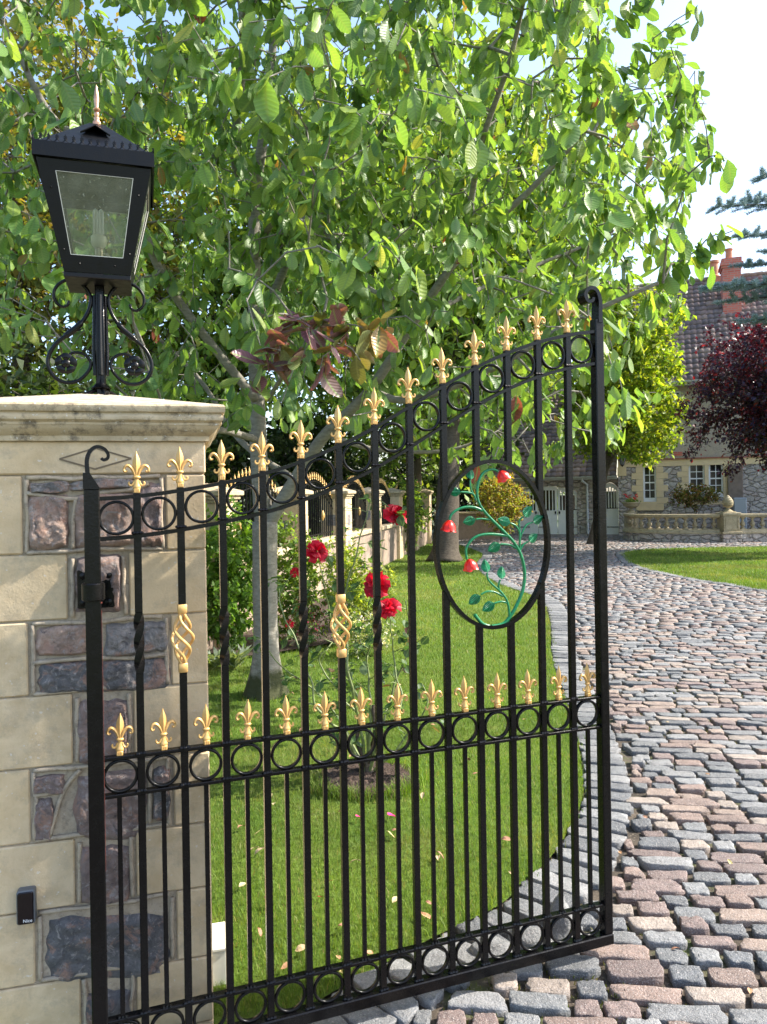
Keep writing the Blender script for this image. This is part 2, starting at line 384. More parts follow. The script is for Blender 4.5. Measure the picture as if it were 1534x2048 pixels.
# kerb band offset to the right of the edge
def offset(P, d):
    t = np.gradient(P, axis=0); t /= np.linalg.norm(t, axis=1)[:, None]; return P+np.stack([t[:, 1], -t[:, 0]], 1)*d, t
KW = .25
kb, _ = offset(edgeD, KW+.01); kerb_poly = [tuple(p) for p in edgeD]+[tuple(p) for p in kb[::-1]]
kerbL, tL = offset(dense(edge, .118), KW/2)
kbi, _ = offset(isl_edge, -.17); 
ie = dense(islT[1:]+islw[1:], .118); 
def nearest(P, Q): 
    out = np.empty(len(P))
    for i in range(0, len(P), 500): out[i:i+500] = np.sqrt(((P[i:i+500, None]-Q[None])**2).sum(-1)).min(1)
    return out
# drive rows
ca = math.atan2(-.113, .993); dr = np.array([math.cos(ca), math.sin(ca)]); dn = np.array([-dr[1], dr[0]])
Cs, As, aa, bb = [], [], [], []
v = -1.0; row = 0
while v < 28.5:
    pitch = .0965+rng.normal(0, .004); u = -7+rng.uniform(0, .3)
    umax = 3+.62*max(v, 1)
    while u < umax:
        L = rng.choice([.085, .11, .145, .18, .22], p=[.24, .2, .22, .2, .14])*rng.uniform(.93, 1.07); gap = .014+rng.uniform(0, .012)
        Cs.append(dr*(u+L/2)+dn*(v+rng.normal(0, .005)+.02*math.sin(u*1.3+v*.7))); As.append(ca+rng.normal(0, .028)); aa.append(L/2); bb.append((pitch-.016-rng.uniform(0, .010))/2)
        u += L+gap
    v += pitch; row += 1
Cs = np.array(Cs); As = np.array(As); aa = np.array(aa); bb = np.array(bb)
P3 = np.c_[Cs, np.zeros(len(Cs))]; vis = (Cs[:, 1] > 1.35) & (Cs[:, 0] < .58*Cs[:, 1]+.9) & (Cs[:, 0] > -.6*Cs[:, 1]-.3)
kb_fine, _t = offset(edgeD, KW/2)
def okst(C, a): return (C[:, 1] > 1.35) & (C[:, 0] < .58*C[:, 1]+.9) & (C[:, 0] > -.6*C[:, 1]-.3) & ~inpoly(C, lawn_poly) & ~inpoly(C, isl_closed) & (nearest(C, kb_fine) > KW/2+a*.62) & (nearest(C, isl_edge) > .10+a*.8)
ok1 = okst(Cs, aa); rej = ~ok1 & vis
half = []
for s in (-1, 1):
    C2 = Cs[rej]+dr*(s*aa[rej]*.52)[:, None]; a2 = aa[rej]*.44; k_ = okst(C2, a2); half.append((C2[k_], As[rej][k_], a2[k_], bb[rej][k_]))
Cs, As, aa, bb = [np.concatenate([x[ok1]]+[h_[i] for h_ in half]) for i, x in enumerate((Cs, As, aa, bb))]
n = len(Cs); pk = rng.random(n) < .52
col = np.where(pk[:, None], PINK[rng.integers(0, 4, n)], GREY[rng.integers(0, 4, n)])*rng.uniform(.70, 1.0, (n, 1))
hh = .010+rng.normal(0, .0045, n)
parts = []
nr = Cs[:, 1] < 8.5
for mk, near in ((nr, True), (~nr, False)): parts.append(setts('s', Cs[mk], As[mk], aa[mk], bb[mk], hh[mk], col[mk], near))
# kerb setts
def kerbset(C, t, width, flip=1):
    n = len(C); A = np.arctan2(t[:, 1], t[:, 0])+np.pi/2
    return setts('k', C, A+rng.normal(0, .03, n), np.full(n, width/2)*rng.uniform(.94, 1.03, n), np.full(n, .05), .012+rng.normal(0, .003, n), GREY[rng.integers(0, 4, n)]*rng.uniform(.75, .95, (n, 1)), True)
parts.append(kerbset(kerbL, tL, KW*.97))
ci, ti = offset(ie, .0); ci = ie-np.stack([ti[:, 1], -ti[:, 0]], 1)*-.0
parts.append(kerbset(ci, ti, .2))
off = 0; VV, FF, CC = [], [], []
for V, F, c in parts: VV.append(V); FF.append(F+off); CC.append(c); off += len(V)
o = link_mesh('driveway', np.concatenate(VV), np.concatenate(FF), M['granite'], None, True, np.concatenate(CC)); o['kind'] = 'structure'
print('setts', n)
# moss and little weeds growing in the joints
# ------------------------------------------------------------ grass blades
def blades(name, P, hgt, wid, hue):
    n = len(P); ang = rng.uniform(0, 2*np.pi, n); lean = rng.uniform(.1, .7, n)*hgt; la = rng.uniform(0, 2*np.pi, n)
    dx = np.stack([np.cos(ang), np.sin(ang), np.zeros(n)], 1)*wid[:, None]/2; B = np.c_[P, np.full(n, .004)]
    ld = np.stack([np.cos(la), np.sin(la), np.zeros(n)], 1)
    m1 = B+ld*(lean*.35)[:, None]+np.array([0, 0, 1])*(hgt*.6)[:, None]; t = B+ld*lean[:, None]+np.array([0, 0, 1])*(hgt*.95)[:, None]
    V = np.stack([B-dx, B+dx, m1+dx*.7, m1-dx*.7, t-dx*.12, t+dx*.12], 1).reshape(-1, 3)
    F = np.array([(0, 1, 2, 3), (3, 2, 5, 4)]); F = (F[None]+(np.arange(n)*6)[:, None, None]).reshape(-1, 4)
    c = np.repeat(hue, 6, 0); o = link_mesh(name, V, F, M['grass'], None, False, c); return o
def grass_pts(poly, y0, y1, n, x0=-8, x1=10, sp=.6):
    out = []; tot = 0
    while tot < n:
        # density falls with distance
        y = y0*(y1/y0)**rng.random(n*2); x = (rng.random(n*2)-.5)*1.24*y
        P = np.stack([x, y], 1); P = P[inpoly(P, poly) & (x > x0) & (x < x1)]; out.append(P); tot += len(P)
    return np.concatenate(out)[:n]
def hues(n, P):
    base = np.array([(.115, .20, .025), (.16, .25, .03), (.08, .15, .025), (.20, .27, .05), (.30, .25, .10)])
    c = base[rng.choice(5, n, p=[.34, .32, .16, .13, .05])]*rng.uniform(.8, 1.2, (n, 1))
    w_ = np.array([noise.noise(Vector((p[0]*1.3, p[1]*1.3, 0))) for p in P]); w2 = np.array([noise.noise(Vector((p[0]*.7, p[1]*.7, 7)))+.6*noise.noise(Vector((p[0]*3.1, p[1]*3.1, 3))) for p in P]); dry = np.clip((w2-.10)*2.4, 0, .85)[:, None]; c = c*(1-dry)+np.array([.26, .27, .08])*dry; c = c*(1+.5*w_[:, None]); return c
P = grass_pts(lawn_poly, 2.3, 25, 210000); n = len(P); sc_ = np.clip(P[:, 1]/4, .8, 6)
g = blades('grass', P, rng.uniform(.014, .032, n)*np.clip(sc_**.35, 1, 2), .0030*sc_*rng.uniform(.7, 1.2, n), hues(n, P))
tag(g, 'short mown green grass of the lawn behind the iron gate', 'grass', kind='stuff')
P = grass_pts(isl_closed, 11, 21.5, 30000, 3, 14); n = len(P)
g = blades('grass', P, rng.uniform(.03, .05, n), .009*rng.uniform(.7, 1.2, n), hues(n, P))
tag(g, 'bright mown grass of the lawn island in the driveway', 'grass', kind='stuff')
P = edgeD[rng.integers(0, len(edgeD), 5000)]+rng.normal(0, .025, (5000, 2)); P = P[inpoly(P, lawn_poly) | (rng.random(len(P)) < .15)]; n = len(P)
g = blades('grass_fringe', P, rng.uniform(.02, .055, n), .004*rng.uniform(.7, 1.2, n), hues(n, P))
tag(g, 'longer grass fringe hanging over the granite lawn edging', 'grass', kind='stuff')
# joint moss
near = Cs[:, 1] < 7; C0 = Cs[near]; 
P = C0[rng.integers(0, len(C0), 60000)]+rng.uniform(-.17, .17, (60000, 2))
w_ = np.array([noise.noise(Vector((p[0]*1.1, p[1]*1.1, 5)))+.5*noise.noise(Vector((p[0]*5, p[1]*5, 5))) for p in P]); P = P[w_ > .22][:14000]; n = len(P)
mossc = np.array([(.10, .13, .02), (.16, .15, .04), (.07, .08, .02)])[rng.integers(0, 3, n)]
g = blades('moss', P, rng.uniform(.004, .02, n)-.014*0, .004*rng.uniform(.6, 1.6, n), mossc); g.location.z = -.018
tag(g, 'moss and tiny weeds growing in the joints of the granite setts', 'moss', kind='stuff')
flat_poly('flower_bed', [(-4.2, 7.2), (-2.1, 7.1), (-1.2, 7.4), (-.45, 8.0), (-.05, 9.0), (-.6, 11.2), (-1.2, 11.4), (-2.6, 8), (-4.5, 7.6)], .035, M['soil'])
c = ground(732, 1566); V = []; nr_, na_ = 16, 72
for i in range(nr_+1):
    for k in range(na_):
        t = 2*math.pi*k/na_; f = i/nr_; e = 1+.16*noise.noise(Vector((math.cos(t)*2.5, math.sin(t)*2.5, 1)))+.07*noise.noise(Vector((math.cos(t)*9, math.sin(t)*9, 3))); x, y = c[0]+.30*f*e*math.cos(t), c[1]+.25*f*e*math.sin(t)
        V.append((x, y, .038+.02*(1-f*f)+.014*noise.noise(Vector((x*28, y*28, 0)))+.01*noise.noise(Vector((x*75, y*75, 0)))-.045*(f > .97)))
F_ = np.array([(i*na_+k, i*na_+(k+1) % na_, (i+1)*na_+(k+1) % na_, (i+1)*na_+k) for i in range(nr_) for k in range(na_)])[:, ::-1]
o = link_mesh('soil_ring', V, F_, M['soil'], None, False); o['kind'] = 'structure'
t = rng.uniform(0, 6.28, 2600); r_ = rng.normal(.97, .09, 2600); P = np.stack([c[0]+.30*r_*np.cos(t), c[1]+.25*r_*np.sin(t)], 1); n = len(P)
g = blades('grass_tufts', P, rng.uniform(.045, .085, n), .004*rng.uniform(.7, 1.2, n), hues(n, P)); tag(g, 'ragged grass edge around the soil under the rose bush', 'grass', kind='stuff')
# ------------------------------------------------------------ iron gate
GF = Frame(-.786, 2.0205, R(70.19)); GW = 1.617; gate = thing('iron_gate', 'open black iron gate with gold fleur-de-lis finials and a red rose motif', 'gate', (GF.x, GF.y, 0), GF.rz)
TU = [.0, .117, .23, .348, .456, .575, .683, .798, .914, 1.035, 1.148, 1.261, 1.382, 1.497, 1.617]
TZ = [1.601, 1.606, 1.621, 1.641, 1.662, 1.700, 1.743, 1.798, 1.868, 1.938, 2.002, 2.054, 2.098, 2.128, 2.150]
tu = np.linspace(0, GW, 60); tz = np.interp(tu, TU, TZ); tz = np.convolve(np.pad(tz, 3, mode='edge'), np.ones(7)/7, 'valid')
top_z = lambda u: float(np.interp(u, tu, tz)); low_z = lambda u: top_z(u)-.112*math.hypot(1, (top_z(u+.03)-top_z(u-.03))/.06)*.97
MIDT, MIDB, BOTR = .899, .797, .190
BU = [GW*i/14 for i in range(15)]
OU, OZ, OA, OB = 1.2105, 1.4305, .202, .268
def welds(mb, u, z, r=.0105):
    for dx in (-.009, .0, .009):
        mb.lathe([(0.001, -.004), (r*.55, -.003), (r*.75, .0), (r*.5, .004), (.001, .005)], (u+dx, random.uniform(-.011, -.006), z+.001), 6)
def bar_mb(i):
    mb = MB(); u = BU[i]; h = .010; tz_ = top_z(u)+.004
    segs = [(.085, tz_)]
    if 9 <= i <= 12:
        d = (u-OU)/OA; d = min(abs(d), .93); q = OB*math.sqrt(1-d*d); segs = [(.085, OZ-q), (OZ+q, tz_)]
    for a, b in segs:
        if i in (1, 3, 5, 7):
            z0, z1 = 1.12, 1.285
            mb.bbox(u-h, u+h, -h, h, a, z0, .0015); mb.bbox(u-h, u+h, -h, h, z1, b, .0015)
            N = 40; V = []
            for k in range(N+1):
                t = k/N; an = t*2*math.pi*.75+math.pi/4; 
                for q in range(4): V.append((u+h*1.414*math.cos(an+q*math.pi/2), h*1.414*math.sin(an+q*math.pi/2), z0+(z1-z0)*t))
            mb.add(V, [(k*4+q, k*4+(q+1) % 4, k*4+4+(q+1) % 4, k*4+4+q) for k in range(N) for q in range(4)])
        elif i in (2, 6):
            mb.bbox(u-h, u+h, -h, h, a, 1.125, .0015); mb.bbox(u-h, u+h, -h, h, 1.285, b, .0015)
        else: mb.bbox(u-h, u+h, -h, h, a, b, .0015)
    for z in (BOTR+.001, MIDT+.001, MIDB+.001): welds(mb, u, z)
    welds(mb, u, low_z(u)+.003); welds(mb, u, .088)
    return mb
for i in range(1, 14): bar_mb(i).build('bar', M['black'], gate, auto=35)
for i in range(14):
    u = (BU[i]+BU[i+1])/2; mb = MB(); mb.bbox(u-.0062, u+.0062, -.0062, .0062, BOTR-.004, MIDB-.006, .001); welds(mb, u, BOTR+.001, .007)
    mb.build('picket', M['black'], gate, auto=35)
for z in (MIDT, MIDB, BOTR):
    mb = MB(); mb.bbox(.015, GW-.015, -.0125, .0125, z-.009, z+.0005, .0015); mb.build('rail', M['black'], gate)
mb = MB(); mb.bbox(.0, GW+.022, -.020, .020, .050, .086, .003); mb.build('bottom_rail', M['black'], gate)
for fn in (lambda u: top_z(u), lambda u: low_z(u)):
    mb = MB(); V = []; us = np.linspace(.012, GW-.012, 70)
    for u in us:
        z = fn(u); V += [(u, -.0125, z-.010), (u, .0125, z-.010), (u, .0125, z), (u, .0085, z+.0014), (u, -.0085, z+.0014), (u, -.0125, z)]
    mb.add(V, [(k*6+q, k*6+(q+1) % 6, k*6+6+(q+1) % 6, k*6+6+q) for k in range(69) for q in range(6)]); mb.build('curved_rail', M['black'], gate, auto=30)
rb = MB(); N = 40; ro, ri, hd = .0475, .0395, .0065
V = [];
for k in range(N):
    c_, s_ = math.cos(2*math.pi*k/N), math.sin(2*math.pi*k/N)
    for r_, y_ in ((ro, -hd+.0015), (ro, hd-.0015), (ro-.0015, hd), (ri+.0015, hd), (ri, hd-.0015), (ri, -hd+.0015), (ri+.0015, -hd), (ro-.0015, -hd)): V.append((r_*c_, y_, r_*s_))
rb.add(V, [(k*8+q, k*8+(q+1) % 8, ((k+1) % N)*8+(q+1) % 8, ((k+1) % N)*8+q) for k in range(N) for q in range(8)])
rproto = None
for i in range(14):
    u = (BU[i]+BU[i+1])/2+(.004 if i == 0 else -.004 if i == 13 else 0)
    for z, s in (((top_z(u)-.010+low_z(u)+.001)/2, 1.0), ((MIDT-.009+MIDB)/2, .97), ((.086+BOTR-.009)/2, .985)):
        if rproto is None: rproto = o = rb.build('ring', M['black'], gate, auto=50)
        else: o = rproto.copy(); COL.objects.link(o); o.parent = gate
        o.location = (u, 0, z); o.scale = (s, 1, s); o.rotation_euler = (0, random.uniform(0, 6), 0)
# posts with scrolled tops
def strap(pts, w0, w1, mb, T=.006):
    P = dense(np.array(pts), .004); n = len(P); t = np.gradient(P, axis=0); t /= np.linalg.norm(t, axis=1)[:, None]; V = []
    for k in range(n):
        f = k/(n-1); th = (T*(1-.35*f)); nx, nz = -t[k][1]*th, t[k][0]*th; wd = w0+(w1-w0)*f
        for sx, y in ((1, -wd), (1, wd), (-1, wd), (-1, -wd)): V.append((P[k][0]+nx*sx, y, P[k][1]+nz*sx))
    mb.add(V, [(k*4+q, k*4+(q+1) % 4, k*4+4+(q+1) % 4, k*4+4+q) for k in range(n-1) for q in range(4)]+[(3, 2, 1, 0), tuple(4*(n-1)+q for q in range(4))])
g_ = lambda x, y: GF.m(x, y)
mb = MB(); mb.bbox(-.020, .020, -.020, .020, -.03, 1.625, .003)
mb.prism([(-.021, 1.624), (.0205, 1.624), (.0205, 1.628), (-.004, 1.668), (-.021, 1.668)], -.0205, .0205)
strap([g_(*p) for p in [(177, 975), (175, 945), (174, 920), (181, 902), (194, 894), (208, 898), (216, 908), (215, 917), (207, 920), (202, 916)]], .018, .014, mb)
mb.build('hinge_post', M['black'], gate, auto=30)
mb = MB(); mb.bbox(GW-.012, GW+.021, -.018, .018, .0865, 2.185, .003)
strap([(GW+.006, 2.17), (GW+.007, 2.215), (GW+.006, 2.25), (GW-.008, 2.281), (GW-.036, 2.284), (GW-.052, 2.262), (GW-.042, 2.240), (GW-.024, 2.243), (GW-.019, 2.255)], .021, .021, mb, .008)
mb.build('latch_post', M['black'], gate, auto=30)
mb = MB()
for z0, z1, r_ in ((1.325, 1.372, .030),):
    mb.lathe([(r_-.003, z0), (r_, z0+.003), (r_, z1-.003), (r_-.003, z1)], (0, 0, 0), 20)
mb.build('hinge_collar', M['black'], gate, auto=40)
mb = MB(); mb.box(.0205, .0212, -.021, -.0205, .6, 1.30); mb.box(.019, .0225, -.0214, -.020, 1.318, 1.322)
mb.build('rust_streak', simple('rust', (.22, .05, .03), .8, 0, 60, .5), gate)
# finials
def finial_mb():
    mb = MB(); S = 1.0
    # square necked base
    mb.bbox(-.0085, .0085, -.0085, .0085, 0, .013, .0015)
    for dx in (-.005, 0, .005): mb.box(dx-.0012, dx+.0012, -.0096, .0096, .003, .011)
    mb.lathe([(.010, .012), (.0108, .014), (.0112, .018), (.0095, .021), (.0078, .026), (.0065, .032), (.0058, .037), (.006, .039), (.0098, .041), (.0108, .0435), (.0098, .046), (.006, .048)], (0, 0, 0), 14, 1, .75)
    # spear: diamond cross section
    prof = [(.0055, .047), (.0062, .056), (.0088, .068), (.0105, .080), (.0098, .089), (.0066, .099), (.0032, .107), (.0018, .110), (.0020, .112), (.0008, .1145)]
    V = []
    for r_, z in prof: V += [(r_, 0, z), (r_*.45, -r_*.42, z), (0, -r_*.78, z), (-r_*.45, -r_*.42, z), (-r_, 0, z), (-r_*.45, r_*.42, z), (0, r_*.78, z), (r_*.45, r_*.42, z)]
    nn = len(prof); mb.add(V, [(i*8+q, i*8+(q+1) % 8, i*8+8+(q+1) % 8, i*8+8+q) for i in range(nn-1) for q in range(8)]+[tuple((nn-1)*8+q for q in range(8))])
    for s in (-1, 1):
        P = dense(np.array([(.0035, .046), (.008, .060), (.014, .070), (.0215, .0755), (.0285, .073), (.0325, .066), (.0305, .0595), (.0265, .0595), (.0255, .063)]), .0022)
        n = len(P); r_ = [.0035+.0022*math.sin(math.pi*min(1, k/n*1.25)) if k < n*.8 else .0046-(k-n*.8)/n*.006 for k in range(n)]
        mb.tube([(s*p[0], 0, p[1]) for p in P], r_, 8, flat=(1.0, .85), up=(0, 1, 0))
        P = dense(np.array([(.0055, .034), (.0085, .026), (.0135, .0215), (.0185, .0225), (.0205, .0275), (.0185, .0305), (.016, .029)]), .0022)
        n = len(P); mb.tube([(s*p[0], 0, p[1]) for p in P], [.0038-.0012*k/n for k in range(n)], 7, up=(0, 1, 0))
    return mb
fproto = finial_mb().build('finial', M['gold'], gate, auto=45); fproto.location = (BU[1], 0, top_z(BU[1])+.004)
for i in range(2, 14): o = fproto.copy(); COL.objects.link(o); o.parent = gate; o.location = (BU[i], 0, top_z(BU[i])+.004); o.rotation_euler.z = random.uniform(-.12, .12); o.rotation_euler.y = random.uniform(-.02, .02)
for i in range(14): o = fproto.copy(); COL.objects.link(o); o.parent = gate; o.location = ((BU[i]+BU[i+1])/2+.003, 0, MIDT+.0005); o.rotation_euler.z = random.uniform(-.12, .12); o.rotation_euler.y = random.uniform(-.03, .03)
# twisted gold baskets
for i in (2, 6):
    mb = MB(); z0, z1 = 1.110, 1.300
    for a, b in ((z0, z0+.026), (z1-.026, z1)): mb.bbox(-.0125, .0125, -.0125, .0125, a, b, .002)
    for q in range(4):
        P = []; rr = []
        for k in range(33):
            t = k/32; z = z0+.024+(z1-z0-.048)*t; r_ = .007+.022*math.sin(math.pi*t)**1.3; an = q*math.pi/2+math.pi/4-t*2*math.pi*.8
            P.append((r_*math.cos(an), r_*math.sin(an), z)); rr.append(.0046)
        mb.tube(P, rr, 8)
    o = mb.build('basket_twist', M['gold'], gate, auto=45); o.location = (BU[i], 0, 0)
# oval frame
mb = MB(); V = []; N = 96; 
for k in range(N):
    th = 2*math.pi*k/N; c_, s_ = math.cos(th), math.sin(th)
    for d, y in ((.0065, -.012), (.0065, .012), (-.0055, .012), (-.0055, -.012)):
        V.append((OU+(OA+d)*c_, y, OZ+(OB+d)*s_))
mb.add(V, [(k*4+q, k*4+(q+1) % 4, ((k+1) % N)*4+(q+1) % 4, ((k+1) % N)*4+q) for k in range(N) for q in range(4)])
mb.build('oval_frame', M['black'], gate, auto=40)
# rose motif, traced from the forged original (photo px -> gate plane)
zz = lambda x, y: g_(830+x/3.652, 880+y/3.652)
def gtube(mb, pts, r0, r1, y0=0, y1=0):
    P = dense(np.array([zz(*p) for p in pts]), .006); n = len(P)
    mb.tube([(p[0], y0+(y1-y0)*k/n, p[1]) for k, p in enumerate(P)], [r0+(r1-r0)*k/n for k in range(n)], 8)
mb = MB()
gtube(mb, [(560, 1362), (640, 1345), (690, 1295), (740, 1210), (785, 1100), (800, 990), (790, 900), (765, 820), (720, 745), (670, 690), (600, 620), (540, 560), (490, 500), (460, 440), (453, 380), (460, 320), (480, 265), (515, 228), (570, 215), (615, 232)], .0062, .0042)
gtube(mb, [(435, 1275), (462, 1310), (500, 1345), (560, 1362)], .0065, .004); 
gtube(mb, [(690, 1300), (685, 1230), (670, 1170), (640, 1125), (612, 1095), (560, 1050), (530, 1010), (525, 965)], .0045, .003)
gtube(mb, [(620, 1110), (610, 1060), (625, 1015)], .0035, .003); gtube(mb, [(640, 1140), (580, 1110), (520, 1108), (475, 1135)], .0035, .003)
gtube(mb, [(675, 1190), (630, 1180), (580, 1192)], .0035, .003)
gtube(mb, [(765, 815), (765, 740), (765, 690), (762, 640), (762, 590), (790, 560)], .004, .003); gtube(mb, [(765, 720), (785, 670), (815, 620), (865, 600)], .0035, .003)
gtube(mb, [(770, 800), (790, 765), (830, 740)], .0035, .003); gtube(mb, [(762, 665), (735, 625), (690, 605)], .0035, .003)
gtube(mb, [(740, 790), (690, 765), (620, 760)], .0035, .003)
gtube(mb, [(680, 700), (600, 690), (520, 688), (450, 705), (400, 745), (372, 800), (378, 870)], .0048, .0042)
gtube(mb, [(545, 582), (490, 575), (440, 580)], .0035, .003); gtube(mb, [(490, 515), (430, 492), (360, 492), (300, 515), (262, 550), (250, 590)], .0048, .0042)
gtube(mb, [(445, 440), (425, 395), (380, 382), (330, 380)], .004, .003); gtube(mb, [(425, 395), (405, 350), (403, 290)], .0035, .003)
mb.build('rose_stem', M['green_enamel'], gate, auto=60)
def enamel_leaf(base, tip):
    b = np.array(zz(*base)); t = np.array(zz(*tip)); d = t-b; L = np.linalg.norm(d); d /= L; nrm = np.array([d[1], -d[0]])
    mb = MB(); rows = 18; V = []
    for k in range(rows+1):
        f = k/rows; w_ = L*.36*math.sin(math.pi*min(1, f**.75*.98+.02))**.8; 
        rib = .0012*(1 if k % 2 else -1)
        for j, s in enumerate((-1, -.5, 0, .5, 1)):
            ser = (1+.08*(k % 2)) if abs(s) == 1 else 1
            pt = b+d*(L*f+abs(s)*L*.07)+nrm*w_*s*ser; V.append((pt[0], -.004-.004*(1-abs(s))+(rib if abs(s) == .5 else 0)+.006*math.sin(f*2), pt[1]))
    F = [(k*5+j, k*5+j+1, k*5+6+j, k*5+5+j) for k in range(rows) for j in range(4)]
    mb.add(V, F); nV = len(V); mb.add([(v[0], v[1]+.002, v[2]) for v in V], [f[::-1] for f in F]); mb.build('rose_leaf', M['green_enamel'], gate, smooth=False)
for bt in [((403, 292), (405, 205)), ((332, 380), (250, 378)), ((440, 580), (358, 602)), ((695, 608), (612, 580)), ((790, 562), (852, 490)), ((858, 602), (932, 560)), ((828, 745), (893, 690)), ((622, 760), (540, 808)), ((525, 970), (508, 878)), ((627, 1018), (635, 928)), ((475, 1135), (400, 1195)), ((580, 1190), (500, 1245))]: enamel_leaf(*bt)
def enamel_rose(c, size, rot):
    x, z = zz(*c); mb = MB(); s = size
    # cup of overlapping petals opening downwards
    for layer, (R0, H0, n) in enumerate(((.30, .8, 3), (.42, .95, 4), (.52, 1.0, 5))):
        for q in range(n):
            a0 = 2*math.pi*q/n+layer*.7; V = []; nu, nv = 9, 8
            for i in range(nu):
                for j in range(nv):
                    f = i/(nu-1); t = (j/(nv-1)-.5)*2*math.pi/n*1.35
                    prof = (.12+R0*math.sin(min(1, f*1.15)*math.pi*.62)**.8)*s+.05*s*f**3*(1+.6*math.cos(t*3+q))
                    flr = s*.10*max(0, f-.72)/.28*(1+layer*.4)*math.cos(t*n/2)
                    r_ = prof+flr+.012*s*math.sin(5*t+q+f*4); zz_ = -H0*s*f+.06*s*math.cos(t*n+q)*f+.05*s*math.sin(a0*3)
                    V.append((r_*math.cos(a0+t), r_*math.sin(a0+t)*.9, zz_))
            mb.add(V, [(i*nv+j, i*nv+j+1, (i+1)*nv+j+1, (i+1)*nv+j) for i in range(nu-1) for j in range(nv-1)])
    mb.lathe([(.02*s, .03*s), (.16*s, 0), (.2*s, -.12*s), (.1*s, -.3*s)], (0, 0, 0), 12)
    mb.xf(Matrix.Rotation(rot, 4, 'Y')); o = mb.build('rose_flower', M['red_enamel'], gate, smooth=True); o.location = (x, -.004, z)
enamel_rose((622, 228), .031, R(-28)); enamel_rose((250, 588), .034, R(8)); enamel_rose((393, 872), .033, R(-12))

# ------------------------------------------------------------ stone gate pillar
E0 = np.array([-.522, 2.205]); PX = np.array([.968, .252]); PX /= np.linalg.norm(PX); PY = np.array([-PX[1], PX[0]]); HW = .336
Cc = E0-PX*HW+PY*HW; PRZ = math.atan2(PX[1], PX[0]); PF = Frame(E0[0]-PX[0]*2*HW, E0[1]-PX[1]*2*HW, math.pi/2-PRZ)
pillar = thing('stone_gate_pillar', 'large sandstone gate pillar with purple rubble panels and moulded cap, carrying the lantern and gate', 'pillar', (Cc[0], Cc[1], 0), PRZ)
pm = lambda x, y: PF.m(x, y)
FY = -HW
mb = MB(); mb.box(-HW+.005, HW-.005, -HW+.010, HW-.005, -.03, 1.76); mb.build('core', M['mortar'], pillar)
mbA = MB(); mbR = MB(); mbP = MB()
rows = [  # (top y at left px0, top y at px400, bottom y left, bottom y right, rubble left px, rubble right px)
    (950, 949, 1106, 1104, 45, 331), (1106, 1104, 1241, 1232, 136, 257), (1241, 1232, 1397, 1368, 57, 341), (1397, 1368, 1546, 1503, 146, 266),
    (1546, 1503, 1700, 1643, 61, 346), (1700, 1643, 1840, 1770, 151, 271), (1840, 1770, 1989, 1908, 71, 352), (1989, 1908, 2130, 2040, 163, 272), (2130, 2040, 2260, 2150, 75, 352), (2260, 2150, 2390, 2280, 165, 275)]
def ablock(x0, x1, z0, z1, y0=None, y1=None):
    g2 = .0022; d = random.uniform(0, .003)
    mbA.bbox(x0+g2, x1-g2, (FY+d) if y0 is None else y0, (FY+.2) if y1 is None else y1, z0+g2, z1-g2, .004)
zt = pm(200, 950)[1]
mbA.bbox(-HW, HW, FY, HW, zt+.003, 1.762, .004)
for k, (a, b, c_, d_, l, r_) in enumerate(rows):
    ym = lambda x, a_, b_: a_+(b_-a_)*x/400.
    z1 = pm(200, ym(200, a, b))[1]; z0 = pm(200, ym(200, c_, d_))[1]; xl = pm(l, ym(l, a, b)/2+ym(l, c_, d_)/2)[0]-HW; xr = pm(r_, ym(r_, a, b)/2+ym(r_, c_, d_)/2)[0]-HW
    z1 = max(z1, -.03); z0 = max(z0, -.03)
    if z1-z0 < .02: continue
    ablock(-HW, xl, z0, z1); ablock(xr, HW, z0, z1)
    for (ya, yb) in ((FY+.203, .0), (.0, HW)): ablock(HW-.2, HW, z0, z1, ya+.002, yb-.002); ablock(-HW, -HW+.2, z0, z1, ya+.002, yb-.002)
    ablock(-HW+.203, HW-.203, z0, z1, HW-.05, HW)
    # raised ribbon pointing round the panel
    e = .010; q = .006
    def rib(pts, r_=.0062):
        P = dense(np.array(pts), .012); P = P+np.array([[noise.noise(Vector((p[0]*14, p[1]*14, 3)))*.006, noise.noise(Vector((p[0]*14, p[1]*14, 9)))*.006] for p in P])
        mbP.tube([(p[0], FY+.004, p[1]) for p in P], [r_*(1+.25*noise.noise(Vector((p[0]*30, 0, p[1]*30)))) for p in P], 7)
    rib([(xl+e, z0+q), (xl+e+.002, (z0+z1)/2), (xl+e, z1-q)]); rib([(xr-e, z0+q), (xr-e-.002, (z0+z1)/2), (xr-e, z1-q)])
    if xr-xl > .25: rib([(xl+e, z1-q), (0, z1-q-.004), (xr-e, z1-q)]); rib([(xl+e, z0+q), (0, z0+q+.003), (xr-e, z0+q)])
mbA.c = (1, 1, 1)
mbA.build('ashlar', M['ashlar'], pillar)
